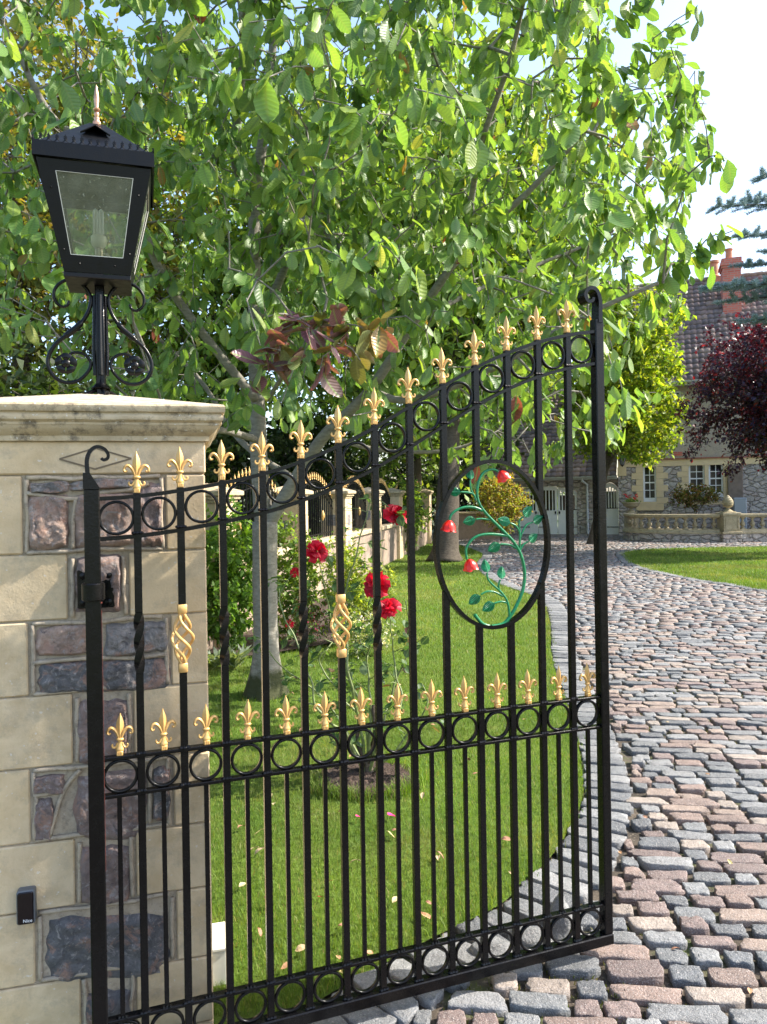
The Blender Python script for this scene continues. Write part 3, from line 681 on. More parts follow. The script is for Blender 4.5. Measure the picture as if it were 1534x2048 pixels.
def rub(x0, y0, x1, y1, col, rough=1.0, seed=0, skew=0):
    dx_, dy_ = min(5, (x1-x0)*.05), min(4, (y1-y0)*.06); x0 -= dx_; x1 += dx_; y0 -= dy_; y1 += dy_
    c4 = [pm(x0, y0), pm(x1, y0-(x1-x0)*.05), pm(x1-skew, y1-(x1-x0)*.05), pm(x0-skew, y1)]; N = 34; V = []
    for i in range(N):
        for j in range(N):
            u, v = i/(N-1)*2-1, j/(N-1)*2-1
            # square to rounded square
            ru = u*math.sqrt(1-v*v*.14)*(1+.07*noise.noise(Vector((v*2.2, seed, 1)))); rv = v*math.sqrt(1-u*u*.14)*(1+.08*noise.noise(Vector((u*2.2, seed, 4)))); a_, b_ = (ru+1)/2, (rv+1)/2
            x = (1-a_)*(1-b_)*c4[0][0]+a_*(1-b_)*c4[1][0]+a_*b_*c4[2][0]+(1-a_)*b_*c4[3][0]; z = (1-a_)*(1-b_)*c4[0][1]+a_*(1-b_)*c4[1][1]+a_*b_*c4[2][1]+(1-a_)*b_*c4[3][1]
            ed = max(abs(u), abs(v)); edge = 1-max(0, (ed-.72)/.28)**2
            nz = noise.noise(Vector((x*9, z*9, seed)))*.012+abs(noise.noise(Vector((x*24, z*24, seed))))*.009+abs(noise.noise(Vector((x*60, z*60, seed))))*.006
            x += noise.noise(Vector((x*20, z*20, seed+5)))*.007*(ed > .6); z += noise.noise(Vector((x*20, z*20, seed+8)))*.007*(ed > .6)
            V.append((x-HW, FY+.012-edge*.017*rough-nz*edge*1.1, z))
    mbR.c = col; mbR.add(V, [(i*N+j, (i+1)*N+j, (i+1)*N+j+1, i*N+j+1) for i in range(N-1) for j in range(N-1)])
PKc, PUc, GRc, DKc = (.50, .36, .29), (.34, .26, .235), (.33, .31, .30), (.20, .195, .20)
for k, a in enumerate([(60, 967, 134, 988, GRc), (58, 992, 134, 1100, PKc), (150, 990, 268, 1096, PKc), (142, 962, 268, 982, GRc), (276, 972, 326, 1094, PUc), (153, 1114, 240, 1228, PUc), (75, 1256, 176, 1312, PKc),
                       (212, 1250, 276, 1312, GRc), (286, 1246, 334, 1306, GRc), (80, 1330, 190, 1388, DKc), (205, 1325, 335, 1384, DKc), (154, 1405, 256, 1528, PUc), (68, 1556, 128, 1588, PUc), (68, 1604, 104, 1684, PUc),
                       (152, 1552, 290, 1682, PUc), (306, 1540, 338, 1640, DKc), (162, 1698, 258, 1812, PUc), (95, 1842, 335, 1966, DKc), (172, 1990, 262, 2110, DKc), (85, 2130, 345, 2240, GRc), (172, 2260, 262, 2370, PUc)]): rub(*a, seed=k*3.1)
mbR.build('rubble_panel', M['rubble'], pillar, smooth=True, usecol=True)
def ribp(pts, r_=.0065):
    P = dense(np.array([(pm(*p)[0]-HW, pm(*p)[1]) for p in pts]), .01); mbP.tube([(p[0], FY+.003, p[1]) for p in P], r_, 7)
ribp([(54, 986), (90, 992), (150, 998), (200, 986), (268, 978), (300, 965)]); ribp([(152, 998), (146, 1040), (146, 1098)])
ribp([(65, 1327), (130, 1320), (200, 1316), (270, 1316), (335, 1308)]); ribp([(66, 1592), (126, 1583)]); ribp([(160, 1540), (128, 1580), (108, 1640), (97, 1680)]); ribp([(300, 1528), (300, 1650)])
mbP.build('pointing', M['mortar'], pillar, smooth=True)
# engraved lozenge: four fillets coloured dark to imitate the shade in its grooves
mb = MB(); L4 = [(pm(*p)[0]-HW, pm(*p)[1]) for p in [(119, 918), (190, 896), (263, 917), (190, 938)]]
for k in range(4):
    a_, b_ = L4[k], L4[(k+1) % 4]; mb.tube([(a_[0], FY+.0005, a_[1]), (b_[0], FY+.0005, b_[1])], .0032, 4)
mb.build('lozenge', simple('lozenge_groove_shade', (.17, .13, .085), .9), pillar)
# moulded cap
prof = [(.0, 1.760), (.012, 1.762), (.012, 1.776), (.018, 1.780), (.024, 1.786), (.031, 1.792), (.036, 1.799), (.038, 1.804), (.040, 1.806), (.040, 1.812), (.044, 1.815), (.050, 1.819), (.052, 1.825), (.051, 1.831), (.047, 1.836), (.047, 1.839), (.055, 1.841), (.057, 1.844), (.057, 1.858), (.052, 1.864)]
V = []; F = []
ns = 14
def sqring(hw, z, wob=0.0):
    r_ = []
    for q in range(4):
        for k in range(ns):
            t = -1+2*k/ns; p = [(t, -1), (1, t), (-t, 1), (-1, -t)][q]; dq = noise.noise(Vector((p[0]*5, p[1]*5, z*20)))*wob
            r_.append((p[0]*(hw+dq), p[1]*(hw+dq), z+dq*.5))
    return r_
for o_, z in prof: V += sqring(HW+o_, z, .003)
K4 = 4*ns; np_ = len(prof)
F = [(i*K4+k, i*K4+(k+1) % K4, (i+1)*K4+(k+1) % K4, (i+1)*K4+k) for i in range(np_-1) for k in range(K4)]
mb = MB(); mb.add(V, F); mb.build('cap_moulding', M['cap'], pillar, auto=35)
V = sqring(HW+.052, 1.864, .003); V2 = []
for f, z in ((.75, 1.883), (.5, 1.903), (.25, 1.922), (.1, 1.934)): V2 += sqring((HW+.052)*f, z, .003)
V = V+V2+[(0, 0, 1.936)]; F = [(i*K4+k, i*K4+(k+1) % K4, (i+1)*K4+(k+1) % K4, (i+1)*K4+k) for i in range(4) for k in range(K4)]+[(4*K4+k, 4*K4+(k+1) % K4, 5*K4) for k in range(K4)]
mb = MB(); mb.add(V, F); mb.build('cap_slope', M['cap_top'], pillar, auto=25)
mb = MB(); x0, z1 = pm(155, 1140); x1, z0 = pm(230, 1213); mb.bbox(x0-HW, x1-HW, FY-.014, FY+.006, z0, z1, .003)
for sx in (.15, .85):
    for sz in (.15, .85): mb.lathe([(.011, 0), (.009, .004), (.0, .006)], (0, 0, 0), 8).xf(Matrix.Translation((x0-HW+(x1-x0)*sx, FY-.014, z0+(z1-z0)*sz)) @ Matrix.Rotation(R(90), 4, 'X'), len(mb.V)-24)
mb.bbox(-.5*(HW-HW)+(x0+x1)/2-HW-.012, (x0+x1)/2-HW+.012, FY-.075, FY-.013, (z0+z1)/2-.02, (z0+z1)/2+.02, .002)
mb.build('hinge_plate', M['black'], pillar)
# ------------------------------------------------------------ photocell sensor on the pillar
x0, z1 = pm(36, 1775); x1, z0 = pm(74, 1837); sx_ = (x0+x1)/2-HW; w2 = (x1-x0)/2; szz = (z0+z1)/2; h2 = (z1-z0)/2
sp = PX*sx_+PY*(FY)+Cc
sens = thing('gate_sensor', 'small black and grey gate photocell with rounded corners, fixed low on the pillar', 'sensor', (sp[0], sp[1], szz), PRZ)
def rrect(w_, h_, r_, n=5):
    P = []
    for cx_, cz_, a0 in ((w_-r_, h_-r_, 0), (-w_+r_, h_-r_, 90), (-w_+r_, -h_+r_, 180), (w_-r_, -h_+r_, 270)):
        for k in range(n+1): a = R(a0+90*k/n); P.append((cx_+r_*math.cos(a), cz_+r_*math.sin(a)))
    return P[::-1]
def rbox(mb, w_, h_, y0, y1, r_, b=.003):
    A, B = rrect(w_, h_, r_), rrect(w_-b, h_-b, max(r_-b, .001)); n = len(A)
    V = [(x, y1, z) for x, z in A]+[(x, y0+b, z) for x, z in A]+[(x, y0, z) for x, z in B]
    mb.add(V, [(i+l*n, (i+1) % n+l*n, (i+1) % n+(l+1)*n, i+(l+1)*n) for l in (0, 1) for i in range(n)]+[tuple(2*n+i for i in range(n))[::-1] if False else tuple(2*n+i for i in range(n))])
mb = MB(); rbox(mb, w2, h2, -.026, 0, .007); mb.build('housing', simple('grey_plastic', (.12, .13, .14), .5), sens, auto=40)
mb = MB(); rbox(mb, w2-.003, h2-.003, -.030, -.024, .006, .002); mb.build('dark_lens', simple('dark_lens', (.008, .006, .008), .12), sens, auto=40)
fc = bpy.data.curves.new('lettering', 'FONT'); fc.body = 'Nice'; fc.size = .0125; fc.extrude = .0003; fc.align_x = 'RIGHT'
fo = bpy.data.objects.new('tmp', fc); COL.objects.link(fo); dg = bpy.context.evaluated_depsgraph_get(); me = bpy.data.meshes.new_from_object(fo.evaluated_get(dg)); bpy.data.objects.remove(fo)
me.name = 'lettering'; me.materials.clear(); me.materials.append(simple('white_print', (.8, .8, .8), .5)); o = bpy.data.objects.new('lettering', me); COL.objects.link(o); o.parent = sens
o.location = (w2-.006, -.0304, -h2+.009); o.rotation_euler = (R(90), 0, 0)
# pale plastic cable box at the foot of the pillar
bx = thing('cable_box', 'pale cream plastic utility box on the grass at the foot of the gate pillar', 'utility box', (-.625, 2.50, 0), PRZ)
mb = MB(); mb.bbox(-.075, .075, -.07, .07, -.02, .115, .006); mb.build('body', simple('cream_plastic', (.62, .63, .55), .45), bx, auto=30)
mb = MB(); mb.bbox(-.082, .082, -.077, .077, .116, .132, .005); mb.bbox(.076, .080, -.05, .05, .02, .10, .0015); mb.build('lid', simple('cream_plastic_lid', (.68, .68, .6), .45), bx, auto=30)

# ------------------------------------------------------------ pillar lantern
lan = thing('pillar_lantern', 'black four-sided lantern with copper spike and scroll supports on the pillar cap', 'lantern', (Cc[0]+PX[0]*.016, Cc[1]+PX[1]*.016, 1.93), PRZ+R(3))
Z = lambda z: z-1.93
def quadslab(mb, q, t):
    """quad q (4 corners) given thickness t inwards"""
    q = [Vector(p) for p in q]; n = (q[1]-q[0]).cross(q[3]-q[0]).normalized()*t; mb.add([tuple(p) for p in q]+[tuple(p-n) for p in q], [(0, 1, 2, 3), (7, 6, 5, 4), (0, 4, 5, 1), (1, 5, 6, 2), (2, 6, 7, 3), (3, 7, 4, 0)])
wt, wb, zt_, zb_ = .165, .098, Z(2.624), Z(2.306)
def fpt(s, f):   # on the front face: s -1..1, f 0 bottom..1 top
    hw = wb+(wt-wb)*f; return (s*hw, -hw, zb_+(zt_-zb_)*f)
mb = MB(); pan = MB(); stp = MB()
for q in range(4):
    Mq = Matrix.Rotation(q*math.pi/2, 4, 'Z'); st = len(mb.V)
    f0, f1, s0 = .16, .90, .70
    fr = [(-1, 0), (1, 0), (1, 1), (-1, 1)]; inn = [(-s0*1.0, f0), (s0, f0), (s0*1.0, f1), (-s0, f1)]
    for k in range(4):
        a, b = fr[k], fr[(k+1) % 4]; c_, d_ = inn[(k+1) % 4], inn[k]; quadslab(mb, [fpt(*a), fpt(*b), fpt(*c_), fpt(*d_)], .006)
    for s, f in ((-.85, .75), (.85, .75), (-.5, .08), (.5, .08), (-.86, .2), (.86, .2)):
        p = fpt(s, f); mb.lathe([(.0035, 0), (.003, .0015), (.0005, .003)], (0, 0, 0), 6); L_ = 18; mb.xf(Matrix.Translation(p) @ Matrix.Rotation(R(90), 4, 'X'), len(mb.V)-L_)
    mb.xf(Mq, st)
    st = len(pan.V); quadslab(pan, [tuple(Vector(fpt(*a))+Vector((0, .004, 0))) for a in inn], .002); pan.xf(Mq, st)
    st = len(stp.V)
    for k in range(4):
        a, b = inn[k], inn[(k+1) % 4]; pa, pb = Vector(fpt(*a)), Vector(fpt(*b)); stp.tube([pa+Vector((0, .001, 0)), pb+Vector((0, .001, 0))], .0014, 4)
    stp.xf(Mq, st)
mb.build('frame', M['black_soft'], lan)
m, nt, b = new_mat('dusty_lantern_glass'); b.inputs['Base Color'].default_value = (.8, .85, .8, 1); b.inputs['Roughness'].default_value = .5
gl = nd(nt, 'ShaderNodeBsdfGlossy'); gl.inputs['Roughness'].default_value = .03; tr = nd(nt, 'ShaderNodeBsdfTransparent'); tr.inputs[0].default_value = (.90, .93, .90, 1)
df = nd(nt, 'ShaderNodeBsdfDiffuse'); df.inputs[0].default_value = (.6, .65, .55, 1)
m1 = nd(nt, 'ShaderNodeMixShader'); fz = nd(nt, 'ShaderNodeLayerWeight'); fz.inputs[0].default_value = .45
nt.links.new(fz.outputs['Fresnel'], m1.inputs[0]); nt.links.new(tr.outputs[0], m1.inputs[1]); nt.links.new(gl.outputs[0], m1.inputs[2])
m2 = nd(nt, 'ShaderNodeMixShader'); f_ = noise_n(nt, 14, 4); f2_ = noise_n(nt, 160, 2, .7); mx = nd(nt, 'ShaderNodeMath', operation='MAXIMUM')
nt.links.new(ramp(nt, f_, [(.35, .015), (.75, .11)]), mx.inputs[0]); nt.links.new(ramp(nt, f2_, [(.68, 0.0), (.72, .55)]), mx.inputs[1]); nt.links.new(mx.outputs[0], m2.inputs[0])
nt.links.new(m1.outputs[0], m2.inputs[1]); nt.links.new(df.outputs[0], m2.inputs[2]); nt.links.new(m2.outputs[0], nt.nodes['Material Output'].inputs[0])
pan.build('glass_pane', m, lan); stp.build('putty_edge', simple('putty', (.55, .55, .48), .6), lan)
mb = MB(); mb.bbox(-wb-.001, wb+.001, -wb-.001, wb+.001, Z(2.290), Z(2.3055), .002); mb.build('base_tray', M['black_soft'], lan)
wf = .1745; mb = MB()
for q in range(4):
    st = len(mb.V); mb.box(-wf, wf-.004, -wf, -wf+.004, Z(2.628), Z(2.672))
    N = 15
    for k in range(N):   # pierced heart cresting
        x = -wf+.0125+(2*wf-.025)*k/(N-1); P_ = [(x+.0095*math.cos(t), Z(2.679)+.0085*math.sin(t)) for t in np.linspace(R(140), R(400), 12)]
        mb.tube([(p[0], -wf+.002, p[1]+.002) for p in P_], .0026, 4, flat=(1, .6))
        xm = x+(2*wf-.025)/(N-1)/2
        if k < N-1:
            mb.prism([(xm-.002, Z(2.678)), (xm+.002, Z(2.678)), (xm+.002, Z(2.688)), (xm+.0055, Z(2.690)), (xm+.0018, Z(2.693)), (xm, Z(2.699)), (xm-.0018, Z(2.693)), (xm-.0055, Z(2.690)), (xm-.002, Z(2.688))], -wf+.001, -wf+.003)
    mb.xf(Matrix.Rotation(q*math.pi/2, 4, 'Z'), st)
mb.build('crested_fascia', M['black_soft'], lan, auto=40)
mb = MB(); rz0, rz1 = Z(2.668), Z(2.812); ht = .022
mb.add([(-wf+.005, -wf+.005, rz0), (wf-.005, -wf+.005, rz0), (wf-.005, wf-.005, rz0), (-wf+.005, wf-.005, rz0), (-ht, -ht, rz1), (ht, -ht, rz1), (ht, ht, rz1), (-ht, ht, rz1)], [(0, 1, 5, 4), (1, 2, 6, 5), (2, 3, 7, 6), (3, 0, 4, 7), (4, 5, 6, 7), (3, 2, 1, 0)])
mb.box(-wt, wt, -wt, wt, Z(2.6285), Z(2.640))
for q in range(4):  # little vent gablets
    st = len(mb.V); yb, zb2 = -.105, rz0+(rz1-rz0)*.50
    for s in (-1, 1):
        quad = [(0, yb, zb2+.030), (s*.044, yb, zb2+.004), (s*.044, yb+.002, zb2+.001), (0, -.03, zb2+.052)]
        if s < 0: quad = quad[::-1]
        quadslab(mb, quad, .002)
    mb.xf(Matrix.Rotation(q*math.pi/2, 4, 'Z'), st)
mb.build('roof', M['black_soft'], lan)
mb = MB()
mb.bbox(-.012, .012, -.012, .012, Z(2.811), Z(2.826), .001)
mb.lathe([(.011, 0), (.008, .008), (.0095, .012), (.0095, .015), (.006, .018), (.0085, .026), (.0085, .030), (.0055, .034), (.011, .040), (.0115, .043), (.007, .047), (.006, .052), (.0085, .070), (.0088, .080), (.006, .100), (.003, .118), (.0006, .124)], (0, 0, Z(2.826)), 14); mb.build('finial', M['copper'], lan, auto=50)
# post, feet
mb = MB(); mb.bbox(-.0145, .0145, -.0145, .0145, Z(1.932), Z(2.291), .003)
for k in range(4):
    a = k*math.pi/2+.0; c_, s_ = math.cos(a), math.sin(a); mb.tube([(c_*.016, s_*.016, Z(2.0)), (c_*.020, s_*.020, Z(2.06)), (c_*.018, s_*.018, Z(2.18)), (c_*.015, s_*.015, Z(2.26))], [.009, .007, .006, .008], 6)
    mb.lathe([(.030, 0), (.032, .003), (.016, .02), (.014, .05)], (0, 0, Z(1.955)), 8)
    P = dense(np.array([(.0, Z(1.955)), (.03, Z(1.945)), (.055, Z(1.934)), (.072, Z(1.938)), (.076, Z(1.948))]), .006); P[:, 1] -= P[:, 0]*.14-.004
    aa_ = a+.3; mb.tube([(math.cos(aa_)*p[0], math.sin(aa_)*p[0], p[1]) for p in P], .0062, 6, flat=(1, 1.2))
mb.build('post', M['black'], lan, auto=40)
scr = [(775, 1400), (782, 1428), (815, 1438), (850, 1405), (855, 1350), (825, 1300), (770, 1272), (710, 1290), (668, 1335), (652, 1390), (672, 1470), (720, 1545), (785, 1605), (850, 1665), (888, 1735), (893, 1800), (860, 1865), (800, 1895), (735, 1885), (685, 1840), (660, 1790), (670, 1745), (710, 1715), (760, 1715), (792, 1745)]
for k, a in enumerate((0, math.pi)):
    mb = MB(); P = [((x-603)/1873.*1.02, 1.6+(996-(150+y/3.056))/613.-1.93+.006) for x, y in scr]; P = dense(np.array(P), .006); n = len(P)
    c_, s_ = math.cos(a), math.sin(a); mb.tube([(p[0]*c_, p[0]*s_, p[1]) for p in P], [.0045+.0022*math.sin(math.pi*k2/n)+(.0035 if n*.42 < k2 < n*.5 else 0) for k2 in range(n)], 8)
    x_, z_ = P[int(n*.47)]
    for dx, dz, ln in ((-.035, .01, 1), (-.028, .028, 1)): mb.tube([(x_*c_, x_*s_, z_), ((x_+dx*.5)*c_, (x_+dx*.5)*s_+.003, z_+dz*.3), ((x_+dx)*c_, (x_+dx)*s_-.003, z_+dz)], [.004, .0035, .001], 6)
    mb.build('scroll', M['black'], lan, auto=60)
    ros = MB(); xr_, zr_ = (795-603)/1873.*1.02, 1.6+(996-(150+1783/3.056))/613.-1.93+.006
    for q in range(5):
        t0 = q*2*math.pi/5+.3; V = []; nu = 7
        for i in range(nu):
            for j in range(nu):
                f = i/(nu-1); t = (j/(nu-1)-.5)*1.35; r_ = .006+.028*f*math.cos(t*.8)**.6; V.append((r_*math.cos(t0+t*(.6+.4*f)), -.006-.007*math.sin(f*2.6)+.004*f*abs(t), r_*math.sin(t0+t*(.6+.4*f))))
        F_ = [(i*nu+j, i*nu+j+1, (i+1)*nu+j+1, (i+1)*nu+j) for i in range(nu-1) for j in range(nu-1)]; ros.add(V, F_); ros.add([(v[0], v[1]+.003, v[2]) for v in V], [f[::-1] for f in F_])
    ros.lathe([(.012, 0), (.013, .003), (.010, .006), (.006, .007), (.006, .010), (.001, .012)], (0, 0, 0), 12); ros.xf(Matrix.Rotation(R(90), 4, 'X'), len(ros.V)-72)
    for i in range(len(ros.V)-72, len(ros.V)): ros.V[i] = (ros.V[i][0], ros.V[i][1]-.010, ros.V[i][2])
    ro_ = ros.build('rosette', M['black'], lan, auto=50); ro_.location = (xr_*c_, 0, zr_)
# bulb
bl = MB()
for dx, dy in ((-.0085, -.006), (.0085, -.006), (0, .009)):
    bl.tube([(dx-.0045, dy, Z(2.455)), (dx-.0045, dy, Z(2.53)), (dx-.003, dy, Z(2.536)), (dx, dy, Z(2.539)), (dx+.003, dy, Z(2.536)), (dx+.0045, dy, Z(2.53)), (dx+.0045, dy, Z(2.455))], .0042, 8)
bo = bl.build('bulb', simple('bulb_white', (.85, .86, .84), .25), lan, smooth=True)
mb = MB(); mb.lathe([(.013, Z(2.415)), (.022, Z(2.425)), (.0245, Z(2.435)), (.0245, Z(2.452)), (.020, Z(2.457)), (.001, Z(2.458))], (0, 0, 0), 18); mb.build('bulb_base', simple('bulb_cream', (.78, .76, .6), .4), bo, auto=40)
mb = MB(); mb.lathe([(.02, Z(2.30)), (.012, Z(2.31)), (.012, Z(2.38)), (.0135, Z(2.383)), (.0135, Z(2.414))], (0, 0, 0), 14); mb.build('lamp_holder', simple('brass_holder', (.5, .42, .3), .4, .7), bo, auto=40)
# ------------------------------------------------------------ foliage engine
def leaf_template(kind):
    if kind == 'broad':    # obovate drooping leaf with 6 rows x 3 columns
        prof = [(0, .03), (.12, .13), (.32, .30), (.55, .40), (.78, .36), (.93, .18), (1.0, .01)]
        V, U = [], []
        for t, w_ in prof:
            for s in (-1, 0, 1): V.append((s*w_*.5*1.15, t, -abs(s)*-.06*1-.16*t*t+(.02*math.sin(t*9+s) if s else 0))); U.append((s*w_, t))
        F = [(i*3+j, i*3+j+1, i*3+4+j, i*3+3+j) for i in range(6) for j in range(2)]
    elif kind == 'rose':
        prof = [(0, .02), (.2, .3), (.5, .40), (.8, .26), (1.0, .01)]
        V, U = [], []
        for t, w_ in prof:
            for s in (-1, 0, 1): V.append((s*w_, t, abs(s)*.07-.12*t*t)); U.append((s*w_, t))
        F = [(i*3+j, i*3+j+1, i*3+4+j, i*3+3+j) for i in range(4) for j in range(2)]
    elif kind == 'small':
        V = [(0, 0, 0), (-.28, .45, .08), (0, .5, 0), (.28, .45, .08), (0, 1, -.12)]; U = [(v[0], v[1]) for v in V]; F = [(0, 2, 1, 1), ]
        V = [(0, 0, 0), (-.30, .5, .10), (.30, .5, .10), (0, 1, -.12)]; U = [(v[0], v[1]) for v in V]; F = [(0, 2, 3, 1)]
    elif kind == 'needle':
        V = [(-.03, 0, 0), (.03, 0, 0), (.02, 1, 0), (-.02, 1, 0)]; U = [(v[0], v[1]) for v in V]; F = [(0, 1, 2, 3)]
    elif kind == 'petal':
        V = []; U = []
        for i in range(4):
            for j in range(4):
                f = i/3; t = (j/3-.5)*1.5; w_ = .12+.42*math.sin(f*1.9); V.append((w_*math.sin(t), f*math.cos(t*.3), .18*math.cos(t*1.5)*f-.30*f*f+.05*((j+i) % 2))); U.append((t, f))
        F = [(i*4+j, i*4+j+1, i*4+5+j, i*4+4+j) for i in range(3) for j in range(3)]
    return np.array(V, float), np.array(F), np.array(U)
TPL = {k: leaf_template(k) for k in ('broad', 'rose', 'small', 'needle', 'petal')}
def unit(v): return v/np.maximum(np.linalg.norm(v, axis=-1, keepdims=True), 1e-9)
def scatter(name, tpl, P, D, N, S, C, mat, parent=None, wid=1.0):
    """P pos, D direction of the leaf, N approximate face normal, S size, C colour"""
    V0, F0, U0 = TPL[tpl]; D = unit(D); X = unit(np.cross(D, N)); Zv = np.cross(X, D); n = len(P)
    wv = np.full(n, wid) if np.isscalar(wid) else wid
    zc = rng.uniform(.2, 2.4, n)*np.where(rng.random(n) < .12, -.6, 1); bx2 = rng.normal(0, .13, n)
    V = P[:, None]+S[:, None, None]*(X[:, None]*(V0[None, :, :1]*wv[:, None, None]+bx2[:, None, None]*V0[None, :, 1:2]**2)+D[:, None]*V0[None, :, 1:2]+Zv[:, None]*V0[None, :, 2:3]*zc[:, None, None])
    m = len(V0); F = (F0[None]+(np.arange(n)*m)[:, None, None]).reshape(-1, F0.shape[1])
    return link_mesh(name, V.reshape(-1, 3), F, mat, parent, tpl in ('broad', 'rose', 'petal'), np.repeat(C, m, 0), np.tile(U0, (n, 1)))
def pick(pal, n, p=None, var=.2):
    pal = np.array(pal); return pal[rng.choice(len(pal), n, p=p)]*rng.uniform(1-var, 1+var, (n, 1))
def skeleton(limbs, T, tipr, seg=.25, droop=0.0, wob=.08, expo=.42, cost=.35):
    """limbs: list of (points, r0, r1). T attractor tips. returns node arrays and tube mesh builder"""
    r_ = np.random.default_rng(3); nodes = []; par = []; fixed = []; 
    for pts, r0, r1 in limbs:
        Q = dense(np.array(pts, float), seg*.5); d = len(Q); base = -1
        if nodes:
            a = np.array(nodes); k = int(np.argmin(np.linalg.norm(a-Q[0], axis=1))); base = k if np.linalg.norm(a[k]-Q[0]) < .5 else -1
        for i, q in enumerate(Q): nodes.append(q); par.append(base if i == 0 else len(nodes)-2); fixed.append(r0+(r1-r0)*i/max(1, d-1))
    ln = len(nodes); A = np.array(nodes)
    dist0 = np.array([np.linalg.norm(A-t, axis=1).min() for t in T]); order = np.argsort(dist0); depth = np.zeros(ln)
    cap = ln+len(T)*14; NA = np.zeros((cap, 3)); NA[:ln] = A; DP = np.zeros(cap); cnt = ln; tips = []; tipdir = []
    for ti in order:
        t = T[ti]; dv = NA[:cnt]-t; c = np.sqrt((dv**2).sum(1)); k = int(np.argmin(c+DP[:cnt]*cost)); L = c[k]; ns = max(2, min(10, int(L/seg)+1))
        a = NA[k].copy(); pv = k; side = r_.normal(0, wob, 3)*L
        for s in range(1, ns+1):
            f = s/ns; p = a+(t-a)*f+side*math.sin(f*math.pi)+np.array([0, 0, (.10*math.sin(f*math.pi)-droop*0)*L]); NA[cnt] = p; DP[cnt] = DP[k]+L*f; par.append(pv); fixed.append(0); pv = cnt; cnt += 1
        tips.append(pv); tipdir.append(unit(t-NA[par[pv]]))
    NA = NA[:cnt]; par = np.array(par); ch = np.zeros(cnt)
    for tnode in tips: ch[tnode] += 1
    for i in range(cnt-1, -1, -1):
        if par[i] >= 0 and par[i] < i: ch[par[i]] += ch[i]
    rad = np.maximum(tipr*np.maximum(ch, 1)**expo, 0); fx = np.array(fixed); rad = np.where(fx > 0, fx, rad)
    for i in range(ln, cnt):
        if par[i] >= 0: rad[i] = min(rad[i], rad[par[i]]*.92)
    return NA, par, rad, np.array(tips), np.array(tipdir), ln
def wood(name, NA, par, rad, mat, parent, sides=6, start=0, big=10):
    idx = np.arange(len(NA)); idx = idx[(par >= 0) & (idx >= start)]
    if len(idx) == 0: return None
    A = NA[par[idx]]; B = NA[idx]; ra = np.minimum(rad[par[idx]], rad[idx]*1.35); rb = rad[idx]
    d = unit(B-A); ref = np.where(np.abs(d[:, 2:3]) > .9, [[1, 0, 0]], [[0, 0, 1]]); X = unit(np.cross(d, ref)); Y = np.cross(d, X)
    k = np.arange(sides); th = 2*np.pi*k/sides; e = (B-A)*.06
    ring = lambda P, r: P[:, None]+r[:, None, None]*(X[:, None]*np.cos(th)[None, :, None]+Y[:, None]*np.sin(th)[None, :, None])
    V = np.concatenate([ring(A-e, ra), ring(B+e, rb)], 1); F = np.stack([k, (k+1) % sides, (k+1) % sides+sides, k+sides], 1)
    F = (F[None]+(np.arange(len(idx))*2*sides)[:, None, None]).reshape(-1, 4)
    return link_mesh(name, V.reshape(-1, 3), F, mat, parent, True)
def trunk_mesh(name, pts, radii, mat, parent, sides=20, flare=0.0, extra=()):
    mb = MB()
    for pp, rr in [(pts, radii)]+list(extra):
        P = dense(np.array([list(p)+[r] for p, r in zip(pp, rr)], float), .06); Q = [tuple(p[:3]) for p in P]; n0 = len(mb.V)
        mb.tube(Q, [p[3] for p in P], sides)
        for i in range(n0, len(mb.V)):
            v = Vector(mb.V[i]); k = (i-n0)//sides
            c = Vector(Q[min(k, len(Q)-1)]); d = v-c; an = math.atan2(d.y, d.x)
            f = 1+.05*noise.noise(v*6)+flare*max(0, 1-(v.z)/.45)**2*(.9+.35*math.sin(an*4+1)+.25*math.sin(an*7)) if True else 1
            mb.V[i] = tuple(c+Vector((d.x*f, d.y*f, d.z)))
    return mb.build(name, mat, parent, smooth=True)
def tip_leaves(NA, tips, tipdir, per, spread, S, droop, wr=.5):
    """leaf positions in loose whorls at the twig ends"""
    P, D, Nn = [], [], []
    n = len(tips)
    for k in range(per):
        a = rng.uniform(0, 2*np.pi, n); side = unit(rng.normal(0, 1, (n, 3))); d = unit(tipdir*.45+side*wr*1.6+np.array([0, 0, -droop]))
        off = tipdir*rng.uniform(-spread, spread*.15, (n, 1))+rng.normal(0, spread*.12, (n, 3))
        P.append(NA[tips]+off); D.append(d); nn = np.array([0, 0, 1.])+rng.normal(0, .45, (n, 3))+side*.5; Nn.append(nn)
    return np.concatenate(P), np.concatenate(D), np.concatenate(Nn)

